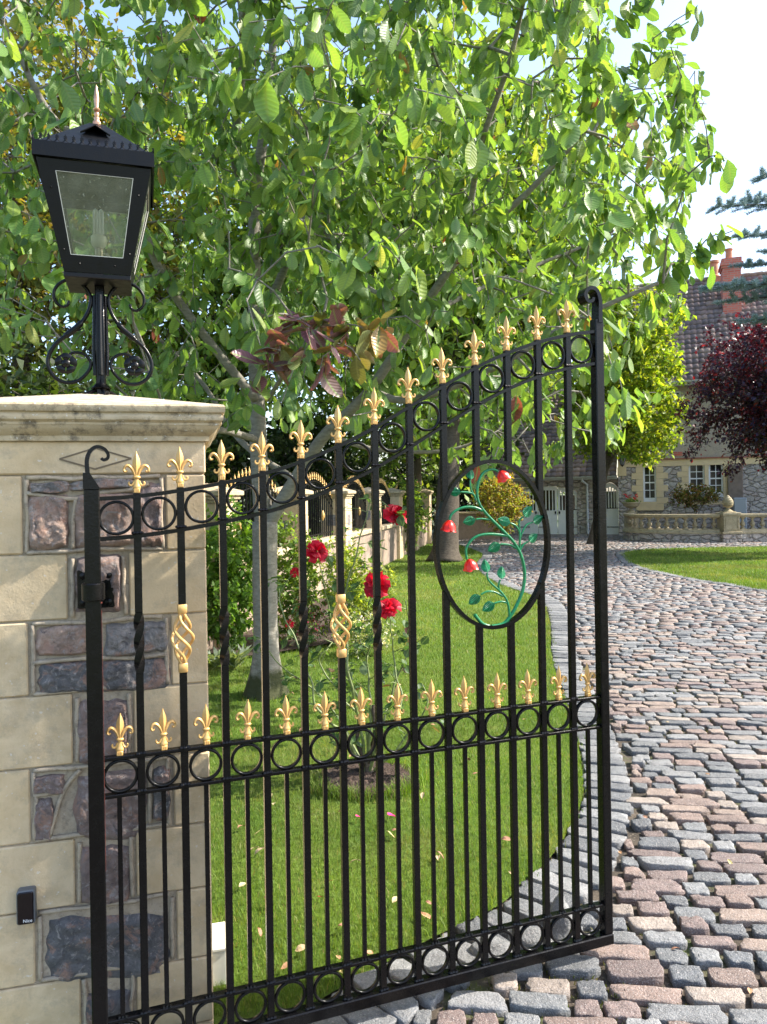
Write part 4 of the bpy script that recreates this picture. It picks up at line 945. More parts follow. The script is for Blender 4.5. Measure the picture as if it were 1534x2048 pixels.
# ------------------------------------------------------------ the broad-leaved tree beside the gate
crown_poly = [(-420, -600), (1360, -600), (1300, -200), (1235, -40), (1235, 45), (1190, 95), (1235, 150), (1290, 150), (1340, 70), (1385, 100), (1410, 200), (1435, 270), (1395, 330), (1375, 430), (1325, 480), (1330, 520), (1375, 560), (1360, 640),
              (1330, 720), (1310, 800), (1270, 860), (1200, 935), (1060, 955), (930, 950), (830, 880), (760, 850), (650, 830), (560, 870), (455, 870), (440, 800), (330, 800), (150, 790), (90, 640), (-420, 640)]
base = ground(530, 1392); bx_, by_ = base[0], base[1]
T = []
while len(T) < 2000:
    q = rng.normal(0, 1, (4000, 3)); q = unit(q)*rng.random((4000, 1))**(1/2.2)
    P = np.array([-.1, 5.6, 4.3])+q*np.array([3.6, 2.65, 3.3]); pp = to_px(P); ok = (P[:, 1] > 3.05) & (P[:, 2] > 1.55) & inpoly(pp, crown_poly) & ~((P[:, 2] < 2.6) & (np.hypot(P[:, 0]-bx_, P[:, 1]-by_) < .8))
    # keep clear of lantern and pillar
    ok &= ~((np.abs(P[:, 0]+.93) < .75) & (P[:, 1] < 3.5) & (P[:, 2] < 3.2)); ok &= ~((pp[:, 0] > 1230) & (P[:, 1] < 3.8) & (pp[:, 1] > 560))
    ok &= ~((pp[:, 0] < 700) & (pp[:, 1] > 560) & (P[:, 1] < 3.6))
    T += list(P[ok][:200])
T = np.array(T[:2000])
arm = [at(x, y, Y) for x, y, Y in [(1395, 500, 4.6), (1430, 470, 4.5), (1465, 462, 4.45), (1415, 520, 4.6), (1370, 540, 4.7), (1350, 520, 4.7), (1300, 130, 4.3), (1330, 60, 4.2), (1370, 110, 4.2), (1385, 20, 4.2), (1270, 10, 4.0), (1300, -10, 4.0), (1415, 280, 4.3), (1440, 310, 4.3), (1405, 230, 4.3), (1300, 210, 4.4)]]
T = np.concatenate([T, np.array(arm)])
p_ = lambda x, y, Y: tuple(at(x, y, Y))
trunk_pts = [(bx_, by_, -.05), p_(532, 1300, by_), p_(530, 1180, by_), p_(530, 1040, by_)]
limbs = [([p_(530, 1060, by_), p_(517, 900, 6.0), p_(512, 700, 6.1), p_(508, 520, 6.2), p_(512, 380, 6.2), p_(530, 250, 6.2), p_(545, 100, 6.2), p_(560, -150, 6.1)], .075, .026),
         ([p_(535, 1050, by_), p_(590, 960, 5.9), p_(650, 870, 5.8), p_(740, 780, 5.6), p_(830, 640, 5.4), p_(930, 500, 5.2), p_(1060, 380, 5.0), p_(1180, 250, 4.8)], .058, .014),
         ([p_(512, 640, 6.1), p_(560, 560, 6.3), p_(590, 440, 6.5), p_(610, 320, 6.7)], .045, .02), ([p_(509, 400, 6.2), p_(470, 320, 6.0), p_(480, 200, 5.8), p_(485, 60, 5.6), p_(470, -100, 5.5)], .045, .02),
         ([p_(590, 960, 5.9), p_(480, 880, 6.2), p_(400, 760, 6.6), p_(300, 660, 6.8)], .030, .014), ([p_(515, 880, 6.0), p_(440, 860, 5.4), p_(410, 880, 5.0), p_(330, 900, 4.6)], .030, .014),
         ([p_(512, 800, 6.0), p_(330, 560, 5.6), p_(240, 330, 5.2), p_(110, 240, 5.0), p_(30, 90, 4.9)], .036, .018), ([p_(740, 780, 5.6), p_(820, 800, 5.2), p_(980, 740, 4.9), p_(1150, 640, 4.7), p_(1330, 560, 4.6)], .030, .012),
         ([p_(650, 870, 5.8), p_(760, 900, 5.9), p_(900, 900, 6.0), p_(1000, 860, 6.0)], .022, .010), ([p_(930, 500, 5.2), p_(960, 300, 4.8), p_(1020, 120, 4.5), p_(1060, -60, 4.3)], .022, .012),
         ([p_(535, 800, 6.0), p_(600, 700, 5.0), p_(640, 660, 4.3)], .018, .010), ([p_(830, 640, 5.4), p_(1000, 560, 6.0), p_(1200, 480, 6.5)], .022, .012), ([p_(508, 520, 6.2), p_(560, 430, 5.6), p_(660, 470, 5.2), p_(730, 570, 4.9), p_(800, 600, 4.8)], .028, .012)]
tree = thing('broadleaf_tree', 'slender grey-barked tree with big drooping leaves, close behind the open gate', 'tree', (bx_, by_, 0))
def local(NA): return NA-np.array([bx_, by_, 0])
L_ = [([tuple(np.array(q)-[bx_, by_, 0]) for q in pts], a, b) for pts, a, b in limbs]
NA, par, rad, tips, tdir, ln = skeleton(L_, T-np.array([bx_, by_, 0]), .0034, seg=.22, expo=.36)
tm = trunk_mesh('trunk', [tuple(np.array(q)-[bx_, by_, 0]) for q in trunk_pts], [.115, .10, .098, .10], M['bark_near'], tree, 24, .55)
for pts, a, b in L_:
    trunk_mesh('limb', pts, list(np.linspace(a, b, len(pts))), M['bark_near'], tm, 12)
wood('twigs', NA, par, rad, M['bark_near'], tm, 5, ln)
P, D, Nn = tip_leaves(NA, tips, tdir, 9, .22, 0, 1.15, .58); n = len(P)
w0 = P+np.array([bx_, by_, 0]); S = rng.uniform(.065, .155, n)*(1+.12*np.clip(4.2-w0[:, 1], 0, 1.2))
pp_ = to_px(w0+D*.07); S *= np.where((pp_[:, 1] < 830), 1, .9)
C = pick([(.20, .34, .09), (.16, .29, .085), (.26, .40, .09), (.34, .45, .09), (.12, .23, .08), (.44, .44, .12), (.40, .2, .08), (.30, .08, .06)], n, [.30, .24, .20, .13, .105, .018, .004, .003], .15)
scatter('crown', 'broad', P, D, Nn, S, C, M['leaf'], tree, wid=rng.uniform(.95, 1.4, n))
# autumn spray of the same tree
sp_px = [(515, 700, 3.3), (560, 660, 3.4), (595, 640, 3.4), (620, 680, 3.3), (560, 700, 3.3), (640, 620, 3.5), (655, 650, 3.5), (690, 690, 3.4), (600, 725, 3.3), (500, 760, 3.3), (535, 730, 3.3), (640, 740, 3.3), (720, 720, 3.4), (740, 670, 3.5), (770, 660, 3.5), (710, 650, 3.5), (665, 700, 3.3)]
tp = np.array([at(*q) for q in sp_px])-[bx_, by_, 0]
NA2, par2, rad2, tips2, td2, ln2 = skeleton([([tuple(np.array(p_(640, 660, 4.3))-[bx_, by_, 0]), tuple(np.array(p_(620, 670, 3.6))-[bx_, by_, 0])], .008, .005)], tp, .0025, seg=.1)
wood('spray_twigs', NA2, par2, rad2, M['bark_near'], tm, 5, 0)
P, D, Nn = tip_leaves(NA2, tips2, td2, 5, .10, 0, .2, .8); n = len(P); P2 = P+[bx_, by_, 0]; px2 = to_px(P2)
C = pick([(.20, .09, .12), (.27, .14, .16), (.18, .12, .11), (.30, .24, .13), (.24, .30, .11)], n, [.28, .25, .2, .15, .12], .2); o_ = (px2[:, 0] > 660) & (rng.random(n) < .6); C[o_] = pick([(.30, .28, .07), (.36, .24, .07), (.38, .14, .07), (.20, .24, .08)], int(o_.sum()))
g2 = rng.random(n) < .12; C[g2] = pick([(.15, .24, .05)], int(g2.sum()))
scatter('autumn_spray', 'broad', P, D, Nn, rng.uniform(.10, .165, n), C, M['leaf_autumn'], tree, wid=rng.uniform(1.0, 1.25, n))

# ------------------------------------------------------------ generic trees and shrubs
def plant(name, label, cat, c, rad3, n_tips, per, size, pal, mat='leaf_small', tpl='small', trunk=None, tmat='bark_dark', tipr=.008, base=None, droop=.25, spread=.3, p=None, group=None, clump=0, parts=('trunk', 'crown'), jag=.35, seedz=0, wr=.7, stems=1, clip=None, power=1/2.4, sz_var=(.7, 1.25)):
    """crown: lumpy ellipsoid of leaf tips around c, radii rad3"""
    c = np.array(c, float); rad3 = np.array(rad3, float); base = np.array(base if base is not None else (c[0], c[1], 0), float)
    T = []
    off = rng.uniform(0, 100, 3)
    while len(T) < n_tips:
        q = unit(rng.normal(0, 1, (n_tips*2, 3))); rr = rng.random((len(q), 1))**power
        lump = np.array([noise.noise(Vector(tuple(v*1.9+off)))+.6*noise.noise(Vector(tuple(v*4.3+off))) for v in q])
        P = c+q*rr*rad3*(1+jag*lump[:, None])
        hole = np.array([noise.noise(Vector(tuple(v/rad3.mean()*2.6+off))) for v in P]); P = P[hole > -.22]
        P = P[P[:, 2] > .05]
        if clip is not None: P = P[clip(P)]
        T += list(P)
    T = np.array(T[:n_tips])-base
    th = thing(name, label, cat, tuple(base), 0, group)
    limbs = []; tr = trunk or .05
    for s in range(stems):
        a = rng.uniform(0, 6.28); sp = (0 if stems == 1 else .12*rad3[0]); b0 = (math.cos(a)*sp*.5, math.sin(a)*sp*.5, 0)
        top = (c-base)*[.8, .8, .75]+np.array([math.cos(a), math.sin(a), 0])*rad3*(.08 if stems == 1 else .45)
        limbs.append(([b0, tuple(np.array(b0)*.5+top*.4), tuple(top)], tr, tr*.35))
        if stems == 1:
            for q in range(5):
                a = q*1.26+rng.uniform(-.3, .3); e = (c-base)+np.array([math.cos(a), math.sin(a), rng.uniform(-.2, .5)])*rad3*.6; s0 = np.array(b0)*(.0)+top*rng.uniform(.55, .85)
                limbs.append(([tuple(s0), tuple(s0*.5+e*.5+[0, 0, .05*rad3[2]]), tuple(e)], tr*.45, tr*.12))
    NA, par, rad, tips, tdir, ln = skeleton(limbs, T, tipr, seg=max(.12, rad3.mean()*.16), expo=.4)
    tmz = trunk_mesh(parts[0], limbs[0][0], [limbs[0][1], limbs[0][1]*.8, limbs[0][2]], M[tmat], th, 14, .45 if tr > .08 else 0)
    wood('branch', NA, par, rad, M[tmat], tmz, 5, 0)
    P, D, Nn = tip_leaves(NA, tips, tdir, per, spread, 0, droop, wr); n = len(P); C = pick(pal, n, p)
    lum = np.array([noise.noise(Vector(tuple(v/rad3.mean()*2.2+off))) for v in P]); C = C*(1+.28*lum[:, None])
    scatter(parts[1], tpl, P, D, Nn, size*rng.uniform(*sz_var, n), C, M[mat], th)
    return th
GRN = [(.18, .31, .065), (.24, .38, .07), (.13, .24, .06), (.32, .41, .08)]
# big old tree behind the gate rose, its crown fills the sky behind the broad leaves
g0 = ground(890, 1123); plant('old_tree', 'large old tree with a thick dark trunk standing on the lawn beside the drive', 'tree', (g0[0]+.3, g0[1]+1, 7.6), (4.4, 3.6, 4.6), 2600, 11, .22, GRN, trunk=.30, base=(g0[0], g0[1], 0), tipr=.01, spread=.6, clip=lambda P: inpoly(to_px(P), [(480, -2000), (1180, -2000), (1150, 60), (1190, 300), (1260, 420), (1290, 560), (1240, 660), (1150, 900), (1000, 950), (700, 960), (480, 900)]))
# sunlit tree in front of the house
g1 = ground(1218, 1090); plant('sunlit_tree', 'bushy yellow-green sunlit tree between the drive and the house wall', 'tree', (g1[0]+.55, 21.5, 4.6), (1.9, 1.8, 3.1), 1500, 12, .15, [(.20, .32, .03), (.30, .40, .04), (.13, .24, .03), (.38, .44, .06)], trunk=.10, base=(g1[0]-.4, 22.2, 0), tipr=.006, spread=.45,
      clip=lambda P: inpoly(to_px(P), [(1120, 480), (1300, 500), (1400, 590), (1385, 640), (1340, 660), (1365, 720), (1380, 850), (1340, 915), (1290, 930), (1240, 905), (1120, 930)]))
# purple leaved tree on the right
plant('purple_tree', 'dense purple-leaved tree with dark red shoots in front of the house windows', 'tree', (9.75, 18.3, 3.8), (2.3, 2.1, 2.2), 2200, 12, .11, [(.045, .032, .065), (.06, .03, .05), (.12, .028, .04), (.03, .03, .06), (.26, .035, .04)], 'leaf_purple', trunk=.11, tipr=.006, spread=.4, jag=.3, p=[.34, .28, .16, .15, .07], base=(10.1, 18.4, 0))
# background trees
bgs = [('background_tree', 'tall brownish-green tree at the far left behind the lantern', (-8.2, 17, 8.2), (3.8, 3, 5.6), [(.15, .17, .04), (.22, .17, .05), (.11, .14, .035), (.20, .22, .05)], .2, 1900),
       ('background_tree', 'dark green leafy tree rising behind the left side of the slender tree', (-4.0, 20, 7.6), (4.2, 3, 5.2), GRN, .22, 1900),
       ('background_tree', 'high green tree crown behind the top middle of the picture', (1.0, 24, 8.0), (4.4, 3, 5.8), GRN, .26, 1700),
       ('background_tree', 'light green tree behind the garage roof right of the old trunk', (5.0, 33, 6.6), (4.8, 3, 6.2), GRN, .3, 1500)]
for nm, lb, c, r3, pal, sz, nt_ in bgs: plant(nm, lb, 'tree', c, r3, nt_, 11, sz, pal, trunk=.25, tipr=.012, spread=.8, group='trees behind the garden wall')
# tall hedge behind the boundary wall
DKG = [(.03, .055, .015), (.045, .08, .02), (.02, .04, .012), (.07, .11, .03)]
for i, (c, r3) in enumerate([((-6.2, 9.5, 1.9), (1.9, 2.0, 2.5)), ((-5.3, 12.8, 1.8), (1.9, 2.1, 2.4)), ((-4.3, 16.2, 1.8), (1.9, 2.2, 2.4)), ((-3.2, 19.8, 1.8), (1.9, 2.2, 2.4)), ((-2.2, 23.4, 1.9), (1.9, 2.3, 2.5)), ((-.2, 27.5, 1.9), (2.3, 2.2, 2.6)), ((3.0, 28.8, 2.0), (2.4, 1.6, 2.4)), ((-6.8, 6.2, 2.0), (1.9, 1.9, 2.6))]):
    plant('evergreen_shrub', ['dark evergreen shrub behind the railings, nearest but one to the gate pillar', 'dark evergreen shrub behind the second stretch of railings', 'dark evergreen shrub behind the third stretch of railings', 'dark evergreen shrub behind the fourth stretch of railings', 'dark evergreen shrub behind the far end of the garden wall', 'dark evergreen shrub past the old tree beside the garage', 'dark evergreen shrub behind the plain railing of the far wall', 'dark evergreen shrub at the far left under the lantern'][i],
          'shrub', c, r3, 650, 12, .17, DKG, tpl='small', trunk=.09, tipr=.008, spread=.5, group='dark evergreens behind the wall', power=1/3)
# garden shrubs in the bed
def shrub(name, label, px, py, h, w_, pal, n=160, per=9, size=.05, tipr=.003, stems=5, p=None, mat='leaf_small', tpl='small', Y=None, **kw):
    b_ = ground(px, py) if Y is None else np.array([at(px, py, Y)[0], Y, 0]); return plant(name, label, kw.pop('cat', 'shrub'), (b_[0], b_[1], h*.55), (w_/2, w_/2, h*.5), n, per, size, pal, mat, tpl, trunk=.008, tmat='twig_green', tipr=tipr, stems=stems, base=(b_[0], b_[1], 0), spread=.12, p=p, parts=('stems', 'foliage'), **kw)
shrub('leafy_shrub', 'tall light green shrub with many upright stems in the bed beside the pillar', 452, 1318, 1.45, .85, [(.12, .24, .035), (.17, .32, .05), (.09, .17, .03)], 420, 10, .07, stems=9)
shrub('leafy_shrub', 'green shrub behind the slender tree trunk and in front of the wall', 585, 1285, 1.35, .7, [(.14, .24, .05), (.2, .3, .07)], 260, 9, .065, stems=7)
shrub('yellow_shrub', 'wispy yellow-green shrub growing left of the red roses', 690, 1292, 1.15, .62, [(.24, .32, .05), (.32, .38, .06), (.18, .28, .05)], 260, 9, .05, stems=9)
shrub('yellow_shrub', 'low yellow-green shrub at the back of the flower bed', 745, 1262, .8, .6, [(.22, .30, .05), (.30, .36, .07)], 160, 9, .05, stems=7)
ws = shrub('white_flower_plant', 'low plant covered in small white flowers at the right of the bed', 735, 1312, .42, .62, [(.15, .22, .07), (.7, .68, .6), (.75, .75, .68)], 200, 8, .032, stems=6, p=[.6, .2, .2], cat='flowering plant')
shrub('pink_flower_plant', 'small plant dotted with pink flowers in the middle of the bed', 615, 1296, .6, .5, [(.12, .2, .06), (.55, .08, .2)], 120, 8, .035, stems=6, p=[.82, .18], cat='flowering plant')
for i, (x, y) in enumerate([(430, 1338), (470, 1340), (395, 1345)]):
    b_ = ground(x, y); n = 70; a = rng.uniform(0, 6.28, n); D = np.stack([np.cos(a), np.sin(a), rng.uniform(.5, 1.4, n)], 1); th = thing('silvery_clump', ['silvery strap-leaved clump beside the pillar in the bed', 'silvery strap-leaved clump left of the tree trunk', 'silvery strap-leaved clump half hidden by the pillar'][i], 'plant', (b_[0], b_[1], .03))
    scatter('foliage', 'small', rng.normal(0, .03, (n, 3))*[1, 1, .2], D, rng.normal(0, .4, (n, 3))+[0, 0, 1], rng.uniform(.14, .26, n), pick([(.3, .36, .28), (.2, .28, .15)], n), M['leaf_small'], th, wid=.28)
# shrubs along the wall further back and by the garages
plant('bushy_shrub', 'rounded green shrub at the end of the garden wall', 'shrub', (g0[0]-1.0, 19.5, 1.05), (.75, .7, 1.0), 420, 10, .10, GRN, trunk=.03, tipr=.004, spread=.2, power=1/3)
g3 = ground(1000, 1082); plant('maple_bush', 'rounded golden and brown leaved bush in front of the white garage doors', 'bush', (g3[0], 24.0, 1.25), (.95, .85, .95), 520, 11, .085, [(.38, .42, .07), (.30, .22, .08), (.26, .34, .06), (.34, .22, .09)], trunk=.04, tipr=.004, spread=.2, power=1/3, base=(g3[0], 24.0, 0))
# ------------------------------------------------------------ house and garage wing
hc = ground(1238, 1071); HF = Frame(hc[0], hc[1], math.atan2(.94, -.34)); hm = lambda x, y, off=0.0: HF.m(x, y, off)
house = thing('house', 'large stone house with roughcast upper wall, white sash windows and brown tiled roof', 'house', (hc[0], hc[1], 0), HF.rz)
# stone materials
m, nt, b = new_mat('rubble_walling'); M['walling'] = m; b.inputs['Roughness'].default_value = .9; b.inputs['Specular IOR Level'].default_value = .15
tc = nt.nodes.new('ShaderNodeTexCoord'); mp = nt.nodes.new('ShaderNodeMapping'); mp.inputs['Scale'].default_value = (1, 1, 1.7); nt.links.new(tc.outputs['Object'], mp.inputs[0])
nzn = nt.nodes.new('ShaderNodeTexNoise'); nzn.inputs['Scale'].default_value = 3; nt.links.new(mp.outputs[0], nzn.inputs['Vector'])
vm = nt.nodes.new('ShaderNodeMix'); vm.data_type = 'RGBA'; vm.inputs[0].default_value = .12; nt.links.new(mp.outputs[0], vm.inputs[6]); nt.links.new(nzn.outputs['Color'], vm.inputs[7])
vo = nt.nodes.new('ShaderNodeTexVoronoi'); vo.inputs['Scale'].default_value = 4.6; nt.links.new(vm.outputs[2], vo.inputs['Vector'])
ve = nt.nodes.new('ShaderNodeTexVoronoi'); ve.feature = 'DISTANCE_TO_EDGE'; ve.inputs['Scale'].default_value = 4.6; nt.links.new(vm.outputs[2], ve.inputs['Vector'])
sp = nt.nodes.new('ShaderNodeSeparateColor'); nt.links.new(vo.outputs['Color'], sp.inputs[0])
c = ramp(nt, sp.outputs[0], [(0, (.42, .38, .34)), (.5, (.54, .49, .44)), (.8, (.46, .38, .34)), (1, (.62, .58, .52))])
f = noise_n(nt, 16, 6, .7); c = mix(nt, 1.0, c, ramp(nt, f, [(.3, .6), (.7, 1.25)]), 'MULTIPLY')
c = mix(nt, ramp(nt, ve.outputs[0], [(.0, .8), (.06, 0.0)]), c, (.38, .35, .31)); nt.links.new(c, b.inputs['Base Color'])
n1 = bump(nt, b, ramp(nt, ve.outputs[0], [(0, 0.0), (.14, 1.0)]), .9, .06); bump(nt, b, f, .6, .03, n1)
M['roughcast'] = stone_mat('roughcast', (.30, .26, .21), (.48, .42, .35), ((.18, .15, .12), .5, (.42, .38, .33)), 30, 1.0, 60)
M['dress'] = stone_mat('dressed_sandstone', (.66, .52, .32), (.76, .62, .40), None, 3, .2, 40)
M['white'] = simple('white_painted_wood', (.86, .87, .88), .4, 0, 3, .02)
m, nt, b = new_mat('window_glass_dark'); M['wglass'] = m; b.inputs['Base Color'].default_value = (.012, .014, .016, 1); b.inputs['Roughness'].default_value = .06
m, nt, b = new_mat('clay_pantiles'); M['tile'] = m; b.inputs['Roughness'].default_value = .8
a = nt.nodes.new('ShaderNodeAttribute'); a.attribute_name = 'Col'; f = noise_n(nt, 5, 6, .7); c = mix(nt, 1.0, a.outputs['Color'], ramp(nt, f, [(.3, .6), (.7, 1.3)]), 'MULTIPLY'); nt.links.new(c, b.inputs['Base Color'])
m, nt, b = new_mat('red_brick'); M['brick'] = m; b.inputs['Roughness'].default_value = .85
br = nt.nodes.new('ShaderNodeTexBrick'); tc = nt.nodes.new('ShaderNodeTexCoord'); cx_ = nt.nodes.new('ShaderNodeSeparateXYZ'); nt.links.new(tc.outputs['Object'], cx_.inputs[0]); cb = nt.nodes.new('ShaderNodeCombineXYZ')
ad = nd(nt, 'ShaderNodeMath', operation='ADD'); nt.links.new(cx_.outputs[0], ad.inputs[0]); nt.links.new(cx_.outputs[1], ad.inputs[1]); nt.links.new(ad.outputs[0], cb.inputs[0]); nt.links.new(cx_.outputs[2], cb.inputs[1]); nt.links.new(cb.outputs[0], br.inputs[0])
for k, v in {'Color1': (.55, .12, .08, 1), 'Color2': (.65, .18, .12, 1), 'Mortar': (.42, .3, .25, 1), 'Scale': 1.0, 'Mortar Size': .008, 'Brick Width': .23, 'Row Height': .078}.items(): br.inputs[k].default_value = v
nt.links.new(br.outputs[0], b.inputs['Base Color'])
x_s, zs = hm(1380, 916); ze = hm(1400, 764)[1]; zb_ = hm(1380, 931)[1]
WIN = [(1286, 1313, 932, 1003, 2, 4), (1377, 1410, 927, 992, 2, 4), (1417, 1447, 926, 992, 2, 4)]
holes = []
for x0, x1, y0, y1, a_, b_2 in WIN:
    X0, Z1 = hm(x0, y0); X1, Z0 = hm(x1, y1); holes.append((X0, X1, Z0, Z1))
UPW = (hm(1341, 785)[0], hm(1362, 785)[0], hm(1350, 857)[1], hm(1350, 782)[1])
def wall_with_holes(mb, x0, x1, z0, z1, y0, y1, hs):
    hs = sorted(hs); x = x0
    for (a, b_, c_, d_) in hs:
        mb.box(x, a, y0, y1, z0, z1); 
        if c_ > z0: mb.box(a, b_, y0, y1, z0, c_)
        if d_ < z1: mb.box(a, b_, y0, y1, d_, z1)
        x = b_
    mb.box(x, x1, y0, y1, z0, z1)
HWID = 15.0
mb = MB(); wall_with_holes(mb, 0, HWID, -.05, zb_, 0, .4, holes); mb.box(0, .4, .4, 8, -.05, zb_); mb.build('stone_wall', M['walling'], house)
mb = MB(); wall_with_holes(mb, 0, HWID, zs+.012, ze+.05, .03, .43, [UPW]); mb.box(0, .4, .43, 8, zs+.012, ze+.05); mb.build('roughcast_wall', M['roughcast'], house)
mb = MB(); mb.box(.002, HWID, -.015, .395, zb_+.001, zs-.035)
def quoins(xa, xb, z0, z1, n, wide):
    """toothed dressed stone either side of xa..xb"""
    for k in range(n):
        a = z0+(z1-z0)*k/n; b_ = z0+(z1-z0)*(k+1)/n-.006; w_ = wide*(1.0 if k % 2 else .62)
        mb.box(xa-w_, xa-.002, -.014-.002*(k % 3), .3, a, b_); mb.box(xb+.002, xb+w_, -.014-.002*(k % 3), .3, a, b_)
X0, X1, Z0, Z1 = holes[0]; quoins(X0, X1, Z0-.28, zb_-.002, 7, .38); mb.box(X0-.2, X1+.2, -.06, .3, Z0-.30, Z0-.282); mb.box(X0, X1, -.013, .3, Z0-.28, Z0-.005)
X0b, X1b = holes[1][0], holes[2][1]; quoins(X0b, X1b, Z0-.12, zb_-.002, 7, .36); mb.box(holes[1][1]+.002, holes[2][0]-.002, -.014, .3, Z0-.12, zb_-.002); mb.box(X0b, holes[1][1], -.013, .3, Z0-.12, Z0-.02); mb.box(holes[2][0], X1b, -.013, .3, Z0-.12, Z0-.02)
mb.box(UPW[0]-.1, UPW[1]+.1, -.05, .3, UPW[2]-.14, UPW[2]-.005); mb.box(-.02, .28, -.018, .3, zb_-.30, zb_-.002)
mb.build('dressed_stone', M['dress'], house)
mb = MB(); mb.box(0, HWID, -.06, .42, zs-.034, zs+.011); mb.build('tile_string_course', simple('red_tile_course', (.30, .12, .08), .8, 0, 20, .3), house)
mb = MB(); vx, vz = hm(1356, 908); mb.box(vx-.14, vx+.14, .015, .04, vz-.07, vz+.07)
for k in range(4): mb.box(vx-.12, vx+.12, .008, .014, vz-.055+k*.03, vz-.04+k*.03)
mb.build('air_brick', M['brick'], house)
def window(X0, X1, Z0, Z1, nc, nr, parent, bottom=.13, yy=.06):
    f = MB(); fw = .055; f.box(X0, X0+fw, yy, yy+.07, Z0, Z1); f.box(X1-fw, X1, yy, yy+.07, Z0, Z1); f.box(X0+fw, X1-fw, yy, yy+.07, Z1-fw, Z1); f.box(X0+fw, X1-fw, yy, yy+.07, Z0, Z0+bottom)
    xa, xb, za, zb2 = X0+fw, X1-fw, Z0+bottom, Z1-fw
    for k in range(1, nc): x = xa+(xb-xa)*k/nc; f.box(x-.012, x+.012, yy+.01, yy+.05, za, zb2)
    for k in range(1, nr): z = za+(zb2-za)*k/nr; t = .022 if k == nr//2 else .012; f.box(xa, xb, yy+.008-(.004 if t > .02 else 0), yy+.052, z-t, z+t)
    fo_ = f.build('window', M['white'], parent); g = MB(); g.box(xa, xb, yy+.03, yy+.034, za, zb2); g.build('pane', M['wglass'], fo_)
    s = MB(); s.bbox(X0-.03, X1+.03, yy-.07, yy+.02, Z0-.045, Z0-.002, .008); s.build('sill', M['white'], fo_)
for h_ in holes: window(*h_, 2, 4, house)
window(*UPW, 2, 4, house, .1, .09)
# dark rooms behind the glass
mb = MB(); mb.box(.45, HWID, .9, 1.0, 0, ze); mb.build('inner_wall', simple('dim_interior', (.08, .075, .07), .9), house)
def tile_roof(name, x0, x1, ya, za, yb, zb2, parent, cw=.2, rh=.27, pal=((.20, .14, .125), (.26, .175, .15), (.16, .12, .115), (.30, .21, .17))):
    L = math.hypot(yb-ya, zb2-za); nr = int(L/rh); ncol = int((x1-x0)/cw); sub = 6; cw = (x1-x0)/ncol; ux = np.linspace(0, ncol*cw, ncol*sub+1); V, F, C = [], [], []
    dy, dz = (yb-ya)/L, (zb2-za)/L; pal = np.array(pal)
    nx = len(ux); prof = .035*np.abs(np.sin(ux/cw*np.pi))**.7
    for r_ in range(nr):
        s0, s1 = r_*L/nr, (r_+1)*L/nr+.03; colr = np.repeat(pal[rng.integers(0, len(pal), ncol)]*rng.uniform(.8, 1.2, (ncol, 1)), sub, 0); colr = np.concatenate([colr, colr[-1:]])
        for s, up in ((s0, -.015), (s0, .045), (s1, .0)):
            h_ = prof+up; V.append(np.stack([x0+ux, ya+dy*s-dz*h_, za+dz*s+dy*h_], 1)); C.append(colr)
        b0 = r_*3*nx; k = np.arange(nx-1)
        for l in (0, 1): F.append(np.stack([b0+l*nx+k, b0+l*nx+k+1, b0+(l+1)*nx+k+1, b0+(l+1)*nx+k], 1))
    return link_mesh(name, np.concatenate(V), np.concatenate(F), M['tile'], parent, False, np.concatenate(C))
zr = hm(1420, 561, 3.6)[1]
tile_roof('roof', -.35, HWID, -.45, ze+.02, 3.6, zr, house)
mb = MB(); mb.box(-.3, HWID, -.38, 3.6, ze-.0, ze+.03); mb.add([(-.3, -.40, ze+.0), (-.3, 3.6, zr-.06), (-.3, 7.6, ze), (HWID, -.40, ze), (HWID, 3.6, zr-.06), (HWID, 7.6, ze)], [(0, 2, 1), (3, 4, 5), (1, 2, 5, 4)])
mb.build('gable', M['roughcast'], house)
mb = MB()
for k in range(34): mb.tube([(-.3+k*.45, 3.6, zr+.03), (-.3+k*.45+.44, 3.6, zr+.04)], [.10, .115], 10)
mb.build('ridge_tiles', simple('ridge_clay', (.22, .17, .13), .85, 0, 8, .3), house)
mb = MB(); N = 10
for s in range(1): 
    V = []
    for x in (-.4, HWID):
        for k in range(N): a = math.pi+math.pi*k/(N-1); V.append((x, -.50+.075*math.cos(a), ze+.015+.075*math.sin(a)))
    mb.add(V, [(k, k+1, N+k+1, N+k) for k in range(N-1)])
mb.box(-.38, HWID, -.42, -.40, ze-.12, ze+.03); mb.box(-.38, HWID, -.39, .03, ze-.10, ze-.09); mb.build('gutter', simple('pale_gutter', (.45, .48, .47), .5), house)
# chimney
cy_ = 2.0; cxa, cxb = hm(1446, 600, cy_)[0], hm(1483, 600, cy_)[0]; czt = hm(1465, 515, cy_)[1]; czb = ze+1.0
mb = MB(); mb.box(cxa, cxb, cy_, cy_+.8, czb, czt-.35); mb.box(cxa-.04, cxb+.04, cy_-.04, cy_+.84, czt-.349, czt-.27); mb.box(cxa-.08, cxb+.08, cy_-.08, cy_+.88, czt-.269, czt-.17); mb.box(cxa-.03, cxb+.03, cy_-.03, cy_+.83, czt-.169, czt)
ch = mb.build('chimney', M['brick'], house)
pot = MB(); pot.lathe([(.13, 0), (.15, .03), (.12, .06), (.115, .35), (.14, .38), (.14, .43), (.10, .43), (.1, .3)], (0, 0, 0), 16); M['terra'] = simple('terracotta', (.48, .22, .13), .8, 0, 8, .2)
po = pot.build('chimney_pot', M['terra'], ch, auto=40); po.location = ((cxa+cxb)/2-.05, cy_+.4, czt)
mb = MB(); mb.box(cxa-.02, cxa-.001, cy_-.05, cy_+.8, czb, czb+1.7); mb.box(cxa-.02, cxb+.02, cy_-.10, cy_-.002, ze+1.62, ze+1.75); mb.build('flashing', simple('lead', (.42, .45, .48), .5, .3), ch)
